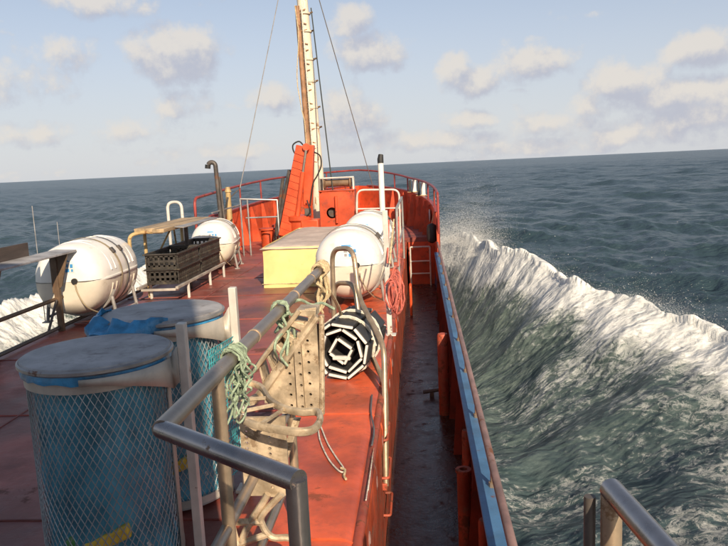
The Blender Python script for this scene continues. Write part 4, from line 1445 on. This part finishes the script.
# tabletop planks, each its own piece
for k in range(3):
    w_ = .155
    mb = MB(); mb.box((-3.52 + k * .16, (by0 + by1) / 2 - .05 * k, .945 + .004 * (k % 2)), (w_, by1 - by0 + .1 * (k - 1), .05)); mb.build('plank', 'wood_bench', tb, bevel=.006)
mb = MB(); mb.box((-3.10, (by0 + by1) / 2 + .1, .955), (.22, 1.7, .014), ry=R(4)); mb.build('folding_flap', 'grey_steel', tb, bevel=.004)
mb = MB(); mb.tube(fillet([(-3.60, by0 - .12, .30), (-3.60, by0 - .12, .90), (-3.46, by0 - .05, .93), (-3.2, by0 + .02, .92)], .08), .024, 8); mb.build('bent_leg', 'yellow_post', tb)
for (x, y) in ((-3.58, 9.3), (-3.58, 10.8), (-3.22, 9.95)):
    mb = MB(); mb.tube([(x, y, 0), (x, y, .92)], .024 if x < -3.3 else .03, 8); mb.build('leg', 'yellow_post' if x < -3.3 else 'wood_dark', tb)
for (y0_, y1_) in ((9.3, 9.85), (10.5, 9.95)):
    mb = MB(); mb.tube([(-3.56, y0_, .35), (-3.40, y1_, .90)], .014, 6); mb.build('brace', 'yellow_post', tb)
# shelf frame
for x in (-3.52, -3.00):
    mb = MB(); mb.box((x, (by0 + by1) / 2 - .05, .21), (.035, by1 - by0 + .3, .035)); mb.build('shelf_bar', 'bin_band', tb, bevel=.003)
for y in (by0 - .1, 9.6, 10.3, by1):
    mb = MB(); mb.box((-3.26, y, .175), (.50, .04, .03)); mb.build('cross_bar', 'bin_band', tb, bevel=.003)
for (x, y) in ((-3.0, by0 + .25), (-3.0, 10.2), (-3.0, by1), (-3.52, by0 + .25), (-3.52, by1)):
    mb = MB(); mb.tube([(x, y, 0), (x, y, .20)], .020, 8); mb.build('leg', 'white_post', tb)


def make_crate():
    t = thing('fish_crate', (0, 0, 0), 'x', 'crate', 'black plastic crates on the bench shelf')
    L_, W_, H_ = .96, .44, .20
    mb = MB(); mb.box((0, 0, .012), (W_ - .04, L_ - .04, .02)); mb.build('base', 'crate_plastic', t)
    for sx in (-1, 1):
        x = sx * (W_ / 2 - .012)
        mb = MB()
        mb.box((x, 0, .025), (.02, L_ - .02, .05)); mb.box((x, 0, H_ - .03), (.02, L_ - .02, .05)); mb.box((x, 0, H_ / 2), (.016, L_ - .03, .03))
        for k in range(13):
            mb.box((x, -L_ / 2 + .035 + k * (L_ - .07) / 12, H_ / 2), (.02, .026, H_ - .06))
        mb.build('side', 'crate_plastic', t)
    for sy in (-1, 1):
        y = sy * (L_ / 2 - .012)
        mb = MB()
        mb.box((0, y, .025), (W_ - .05, .02, .05)); mb.box((0, y, H_ - .025), (W_ - .05, .02, .04)); mb.box((0, y, H_ / 2), (W_ - .05, .016, .03))
        for k in range(6):
            mb.box((-W_ / 2 + .05 + k * (W_ - .1) / 5, y, H_ / 2), (.026, .02, H_ - .06))
        mb.build('end', 'crate_plastic', t)
    mb = MB()
    for sx in (-1, 1):
        mb.box((sx * (W_ / 2 + .004), 0, H_ - .006), (.034, L_ + .03, .018))
    for sy in (-1, 1):
        mb.box((0, sy * (L_ / 2 + .002), H_ - .006), (W_ - .03, .034, .018))
    mb.build('rim', 'crate_plastic', t, bevel=.003)
    return t


crate = make_crate()
cl = [((-3.24, 9.40, .232), 0, 'black slatted crate at the bottom of the stack by the cream raft'),
      ((-3.25, 9.41, .434), 1.2, 'black slatted crate on top of the stack by the cream raft'),
      ((-3.26, 10.46, .232), 0, 'black slatted crate at the bottom of the stack by the sunlit raft'),
      ((-3.25, 10.45, .434), -1.5, 'black slatted crate on top of the stack by the sunlit raft')]
for i, (loc, rz, lb) in enumerate(cl):
    o = crate if i == 0 else copy_tree(crate)
    o.location = loc; o.rotation_euler.z = R(rz); o['label'] = lb

tb.location.x -= .14
for o in bpy.data.objects:
    if o.name.startswith('fish_crate'):
        o.location.x -= .14

# ------------------------------------------------------------------ plank side bench on the port rail
sb = thing('side_bench', (-3.95, 6.7, 0), 'dark plank side shelf on triangular brackets along the port rail', 'shelf')
PX = -4.0
mb = MB(); mb.box((PX + .07, 5.95, .87), (.24, 3.2, .022), ry=R(3)); mb.build('shelf_plank', 'lid_grey', sb, bevel=.004)
mb = MB(); mb.box((PX - .06, 5.35, .95), (.03, 3.3, .15)); mb.build('back_board', 'wood_dark', sb, bevel=.004)
for Y in (4.6, 6.1, 7.35):
    mb = MB(); mb.prism([(PX - .03, Y, .855), (PX + .18, Y, .855), (PX + .08, Y, .50), (PX - .03, Y, .42)], (0, .02, 0)); mb.build('bracket', 'bracket_brown', sb)
    mb = MB(); mb.box((PX + .02, Y + .01, .41), (.06, .05, .82)); mb.build('leg', 'bracket_brown', sb, bevel=.004)
mb = MB(); mb.tube([(PX + .03, 7.3, .36), (PX - .05, 7.2, .02)], .014, 6); mb.build('brace', 'dark_steel', sb)

# ------------------------------------------------------------------ aluminium boarding ladder stowed at the wing rail
LX = -.425
gw = thing('boarding_ladder', (-.47, 2.7, 0), 'perforated aluminium boarding ladder stowed upright beside the wing rail', 'ladder')
YP = 2.88
tpx = lambda k: ony(256 + 42 * k, 368 - 56 * k, YP)
upx = lambda k: ony(259 + 58 * k, 396 - 80 * k, YP)
mb = MB(); mb.tube([tpx(-.05), tpx(.5), tpx(1.03)], .012, 8, flat=(1.0, 1.4)); mb.build('stringer', 'aluminium', gw)
mb = MB(); mb.tube([ony(250, 402, YP - .1), upx(0), upx(.5), upx(1.0)], .017, 8, flat=(1.0, 1.5)); mb.build('stringer', 'aluminium', gw)
for k in range(6):       # treads between the stringers, sloping and open behind
    f_ = k / 5.6 + .05
    a, b = tpx(f_), upx(f_ + .03)
    mb = MB(); mb.prism([a, b, b + Vector((.004, 0, .035)), a + Vector((.004, 0, .022))], (0, .12, 0)); mb.build('step', 'aluminium', gw, bevel=.002)
    mb = MB(); mb.prism([b + Vector((0, .01, 0)), b + Vector((.004, .01, .045)), a + (b - a) * .45 + Vector((0, .01, .03))], (0, .012, 0)); mb.build('gusset', 'aluminium', gw)


def plate(pix, Xp, name, holes, th=.012):
    """perforated plate in the plane X = Xp..., outline from positions along Y and height"""
    bm = bmesh.new()
    vs = [bm.verts.new(p) for p in pix]
    f = bm.faces.new(vs)
    me_o = MB()
    me_o.v = [tuple(v.co) for v in bm.verts]
    bm.free()
    return me_o


def perforated(o, u, v, nu, nv, sx, sy, holes, r_, th, name, m, trim=None):
    """plate from origin o along unit u (width sx) and v (height sy); grid cells that hold a hole get an octagonal ring"""
    o, u, v = Vector(o), Vector(u).normalized(), Vector(v).normalized()
    n = u.cross(v).normalized()
    mb = MB()
    cw, ch = sx / nu, sy / nv
    for d in (0,):
        for i in range(nu):
            for j in range(nv):
                if trim and trim((i + .5) / nu, (j + .5) / nv):
                    continue
                b = o + u * (i * cw) + v * (j * ch) + n * d
                if (i, j) in holes:
                    c = b + u * cw / 2 + v * ch / 2
                    ring, sq = [], []
                    for k in range(8):
                        a = math.pi / 8 + k * math.pi / 4
                        ring.append(c + u * (r_ * math.cos(a)) + v * (r_ * math.sin(a)))
                        kk = min((cw / 2) / abs(math.cos(a)), (ch / 2) / abs(math.sin(a)))
                        sq.append(c + u * (kk * math.cos(a)) + v * (kk * math.sin(a)))
                    cs = [b, b + u * cw, b + u * cw + v * ch, b + v * ch]
                    mb.add(ring + sq, [(k, 8 + k, 8 + (k + 1) % 8, (k + 1) % 8) for k in range(8)])
                    # corners
                    mb.add([cs[2], sq[0], sq[1]], [(0, 1, 2)] if False else [(0, 2, 1)])
                    mb.add([cs[3], sq[2], sq[3]], [(0, 2, 1)])
                    mb.add([cs[0], sq[4], sq[5]], [(0, 2, 1)])
                    mb.add([cs[1], sq[6], sq[7]], [(0, 2, 1)])
                else:
                    mb.add([b, b + u * cw, b + u * cw + v * ch, b + v * ch], [(0, 1, 2, 3)])
    o_ = mb.build(name, m, gw, smooth=False)
    bm = bmesh.new(); bm.from_mesh(o_.data)
    bmesh.ops.remove_doubles(bm, verts=bm.verts, dist=.0006)
    bmesh.ops.recalc_face_normals(bm, faces=bm.faces)
    bm.to_mesh(o_.data); bm.free()
    sm_ = o_.modifiers.new('thick', 'SOLIDIFY'); sm_.thickness = th
    return o_


def board(xp, yp, wpx, ytop, ybot, nm, holes_cols, Yd):
    """vertical board facing aft at distance Yd, left edge at pixel x"""
    a, b = ony(xp, ytop, Yd), ony(xp + wpx, ytop, Yd)
    bot = ony(xp, ybot, Yd)
    W_, H_ = b.x - a.x, a.z - bot.z
    nu, nv = (4, 14) if W_ > .1 else (2, 14)
    hs = {(c, r) for c in holes_cols for r in range(1, nv, 1) if not (c == 1 and r % 3)}
    perforated((a.x, Yd, a.z - H_), (1, 0, 0), (0, 0, 1), nu, nv, W_, H_, hs, min(W_ / nu, H_ / nv) * .30, .014, nm, 'aluminium')


pa_, pb_, pc_ = ony(262, 413, YP + .01), ony(322, 413, YP + .01), ony(292, 316, YP + .01)
W_, H_ = pb_.x - pa_.x, pc_.z - pa_.z


def cut(x0, x1):
    def f(a_, b_):
        x_, y_ = x0 + (x1 - x0) * a_, 413 - 97 * b_
        return y_ < 392 - (x_ - 262) * 1.37 or y_ > float(np.interp(x_, (262, 270, 283, 300), (396, 403, 410, 420)))
    return f


def strip(x0, x1, nu, dy, cols, th):
    o_ = pa_ + Vector((W_ * (x0 - 262) / 60, dy, 0))
    perforated(o_, (1, 0, 0), (0, 0, 1), nu, 18, W_ * (x1 - x0) / 60, H_, {(c_, r_) for c_ in cols for r_ in range(1, 18, 2)}, .0066, th, 'side_board', 'aluminium', cut(x0, x1))


strip(262, 299, 9, 0, (7,), .012)
strip(299.3, 306, 2, -.012, (1,), .02)
strip(306.3, 322, 4, 0, (1,), .012)
mb = MB(); mb.prism([ony(x_, y_, YP + .05) for x_, y_ in ((268, 398), (316, 324), (321, 324), (321, 411), (300, 411), (284, 406))], (0, .006, 0)); mb.build('dark_backing', 'dark_steel', gw)  # dark sheet added behind the holes so they look shaded
mb = MB(); mb.tube([ony(321.5, 315, YP), ony(322, 365, YP), ony(322, 414, YP)], .012, 8); mb.build('end_bar', 'aluminium', gw)
board(239, 0, 46, 418, 496, 'lower_board', (0, 2), 2.40)
# slanted closing strip
a, b, c, d = ony(293, 420, 2.44), ony(300, 420, 2.44), ony(276, 497, 2.40), ony(269, 497, 2.40)
mb = MB(); mb.prism([a, b, c, d], (0, .03, 0)); mb.build('edge_strip', 'aluminium', gw)
# oval hoop
zh = .80
hp = [(235, 392), (232, 404), (237, 415), (252, 424), (275, 429), (300, 432), (314, 429), (320, 420), (317, 412), (300, 412), (283, 408), (270, 400), (262, 388), (250, 384)]
mb = MB(); mb.tube(spline([onz(x, y, zh) for x, y in hp + hp[:1]], 6)[:-1], .013, 8, closed=True, flat=(1.2, .9)); mb.build('hoop', 'aluminium', gw)
for (xa, ya, xb, yb) in ((238, 400, 268, 398), (240, 412, 274, 405), (258, 426, 284, 409)):
    mb = MB(); mb.tube([onz(xa, ya, zh), onz(xb, yb, zh)], .008, 6); mb.build('hoop_bar', 'aluminium', gw)
# lower truss
Yt = 2.36
tr = [[(243, 494), (232, 516), (236, 540), (246, 560), (250, 640)], [(282, 494), (263, 514), (262, 524), (272, 537), (300, 548), (310, 640)], [(230, 522), (263, 522)], [(236, 545), (268, 534)], [(268, 494), (240, 548), (236, 640)], [(250, 560), (300, 600)]]
for pth in tr:
    mb = MB(); pts = [ony(x, y, Yt) for x, y in pth]
    mb.tube(spline(pts, 6) if len(pts) > 2 else pts, .013, 8); mb.build('truss_tube', 'aluminium', gw)
zb = min(ony(250, 640, Yt).z, ony(310, 640, Yt).z)

# ------------------------------------------------------------------ rolled rope ladder with slat rungs
rc = ony(346, 343, 5.3)
rl_ = thing('rolled_ladder', (rc.x, 5.5, 0), 'rolled up ladder of black slats with white ends lying on red deck', 'ladder')
R0 = .222


def slat(p0, p1, y0, y1, th, nm):
    d = (p1 - p0); L_ = d.length; ax = d.normalized(); nr = Vector((-ax.z, 0, ax.x))
    def prism(ya, yb, w, m_, name, par):
        poly = [p0 + nr * -w / 2, p1 + nr * -w / 2, p1 + nr * w / 2, p0 + nr * w / 2]
        poly = [Vector((q.x, ya, q.z)) for q in poly]
        b = MB(); b.prism(poly, (0, yb - ya, 0)); return b.build(name, m_, par, bevel=.004)
    s = prism(y0 + .022, y1 - .02, th * 1.9, 'slat_black', 'slat', rl_)
    prism(y0, y0 + .024, th * 1.1, 'slat_white', 'slat_end', s)
    prism(y1 - .024, y1, th * 1.1, 'slat_white', 'slat_end', s)


cen = Vector((rc.x, 0, R0 + .03))
rj = random.Random(12)
for ring, (rad_, n_, ph) in enumerate(((R0, 8, .25), (R0 * .76, 7, .5), (R0 * .46, 4, .15))):
    vs = [cen + Vector((rad_ * math.cos(ph + 2 * math.pi * k / n_), 0, rad_ * math.sin(ph + 2 * math.pi * k / n_))) + Vector((rj.uniform(-.012, .012), 0, rj.uniform(-.012, .012))) for k in range(n_)]
    for k in range(n_):
        a, b = vs[k], vs[(k + 1) % n_]
        dd = (b - a) * .05
        slat(a + dd, b - dd, 5.22 + .012 * ring + .007 * (k % 3), 5.92, .017, 'slat')
mb = MB(); mb.box(cen + Vector((.0, 5.27, -.06)), (.14, .04, .03)); mb.build('end_block', 'slat_white', rl_, bevel=.006)
for y in (5.42, 5.66):
    mb = MB(); mb.tube(spline([cen + Vector((((R0 + .018) - .02 * k / 18) * math.cos(k * .7), y, ((R0 + .018) - .02 * k / 18) * math.sin(k * .7))) for k in range(20)], 3), .009, 6); mb.build('side_rope', 'rope_white', rl_)

rl_.rotation_euler.z = R(-9)

# ------------------------------------------------------------------ ropes
axis = (far - c0).normalized()
side_v = axis.cross(Vector((0, 0, 1))).normalized()


def lashing(t_c, turns, rad_, width, seed, m_, name, label, tails, r_=.007):
    c = c0 + (far - c0) * t_c
    o = thing(name, c, label, 'rope')
    pts = []
    rr = random.Random(seed)
    n = int(turns * 14)
    for k in range(n):
        a = 2 * math.pi * k / 14
        w = (k / n - .5) * width + rr.uniform(-.006, .006)
        r2 = rad_ + rr.uniform(0, .008)
        pts.append(c + axis * w + side_v * (r2 * math.cos(a)) + Vector((0, 0, 1)) * (r2 * math.sin(a)))
    mb = MB(); mb.tube(pts, r_, 6); mb.build('turns', m_, o)
    for k in range(tails):
        st = c + axis * rr.uniform(-width / 2, width / 2) + side_v * rr.uniform(-.02, .03)
        ln = rr.uniform(.10, .26)
        p = [st]
        for q in range(1, 6):
            p.append(st + Vector((rr.uniform(-.03, .03), rr.uniform(-.04, .03), -ln * q / 5)))
        if k % 2:
            p += [p[-1] + Vector((.02, .02, .03)), p[-2] + Vector((.03, .03, .06)), st + Vector((.02, .02, -.02))]
        mb = MB(); mb.tube(spline(p, 5), r_, 6); mb.build('tail', m_, o)
    return o


lashing(.23, 9, .028, .10, 3, 'rope_green', 'green_rope', 'faded green rope wound round the wing rail with hanging tails', 14, .0036)
lashing(.50, 3, .031, .05, 5, 'rope_green', 'green_rope', 'green rope turns tying the boarding ladder top to the rail', 4, .006)
lashing(.93, 7, .034, .20, 9, 'rope_tan', 'tan_rope', 'tan rope bundle knotted at the forward end of the wing rail', 7, .008)
# green line running from rail to ladder top
o = thing('green_line', onz(300, 305, 1.0), 'thin green line slung between wing rail and rolled ladder', 'rope')
mb = MB(); mb.tube(spline([onz(288, 305, 1.04), onz(300, 300, 1.05), onz(312, 305, 1.03), onz(322, 303, 1.02), onz(334, 309, .98)]), .007, 6); mb.build('line', 'rope_green', o)
mb = MB(); mb.tube(spline([onz(320, 318, .99), ony(321, 340, 3.0), ony(319, 372, 3.0), ony(321, 420, 2.9)]), .005, 6); mb.build('tail', 'rope_green', o)
# tan rope from rail end to the rolled ladder
o = thing('tan_line', ony(330, 290, 4.6), 'tan rope stretched from the rail end down to the rolled ladder', 'rope')
mb = MB(); mb.tube(spline([ony(318, 272, 4.25), ony(328, 288, 4.6), ony(338, 306, 5.1), ony(342, 318, 5.6)]), .012, 6); mb.build('line', 'rope_tan', o)
mb = MB(); mb.tube(spline([ony(320, 268, 4.25), ony(322, 288, 4.3), ony(328, 300, 4.5), ony(330, 312, 4.9)]), .010, 6); mb.build('line', 'rope_white', o)
# orange white cord on the red deck
o = thing('loose_cord', onz(330, 455, .03), 'thin pale cord looped and knotted on the red deck', 'cord')
mb = MB(); mb.tube(spline([onz(x, y, .033) for x, y in ((318, 424), (320, 440), (328, 458), (338, 470), (344, 472), (343, 467), (336, 457), (328, 444), (323, 432), (320, 424))], 6), .0045, 6); mb.build('loop', 'rope_white', o)
mb = MB(); mb.tube(spline([onz(x, y, .036) for x, y in ((341, 468), (345, 470), (344, 476), (346, 479))], 5), .007, 6); mb.build('knot', 'rope_tan', o)
# red rope coil on the guard post
cpos = Vector((ony(391, 290, 6.68).x + .02, 6.66, .46))
o = thing('rope_coil', cpos, 'red rope coil hung on the pale guard post at the deck edge', 'rope')
rr = random.Random(4)
for k in range(6):
    w_, h_ = rr.uniform(.03, .075), rr.uniform(.12, .22)
    cx_ = cpos + Vector((rr.uniform(-.04, .05), rr.uniform(-.05, .04), rr.uniform(-.05, .05)))
    mb = MB(); mb.tube(wobble([cx_ + Vector((w_ * math.cos(2 * math.pi * j / 18), .02 * math.sin(2 * math.pi * j / 9), h_ * math.sin(2 * math.pi * j / 18))) for j in range(18)], .008, k), .009, 6, closed=True); mb.build('coil_turn', 'rope_red', o)
for k in range(3):
    a = cpos + Vector((-.06 + .05 * k, 0, .25)); b = a + Vector((.02, .25 + .1 * k, .40))
    mb = MB(); mb.tube(spline(wobble([a, a + (b - a) * .4, b], .02, k + 20)), .009, 6); mb.build('coil_tail', 'rope_tan' if k == 1 else 'rope_red', o)
# short hooks with cord on the deck edge
o = thing('edge_lashing', Vector((EDGE - .04, 4.4, 0)), 'thin grey cord lashed in zigzag along the red deck edge', 'cord')
mb = MB(); mb.tube([onz(x, y, .034) for x, y in ((366, 500), (373, 452), (376, 470), (371, 455), (378, 478), (374, 448), (368, 490))], .004, 5); mb.build('cord', 'rope_white', o)
mb = MB(); mb.tube(spline([onz(x, y, .034) for x, y in ((372, 395), (371, 412), (374, 430), (372, 445))], 5), .006, 6); mb.build('cord', 'strap_grey', o)

bpy.context.view_layer.update()
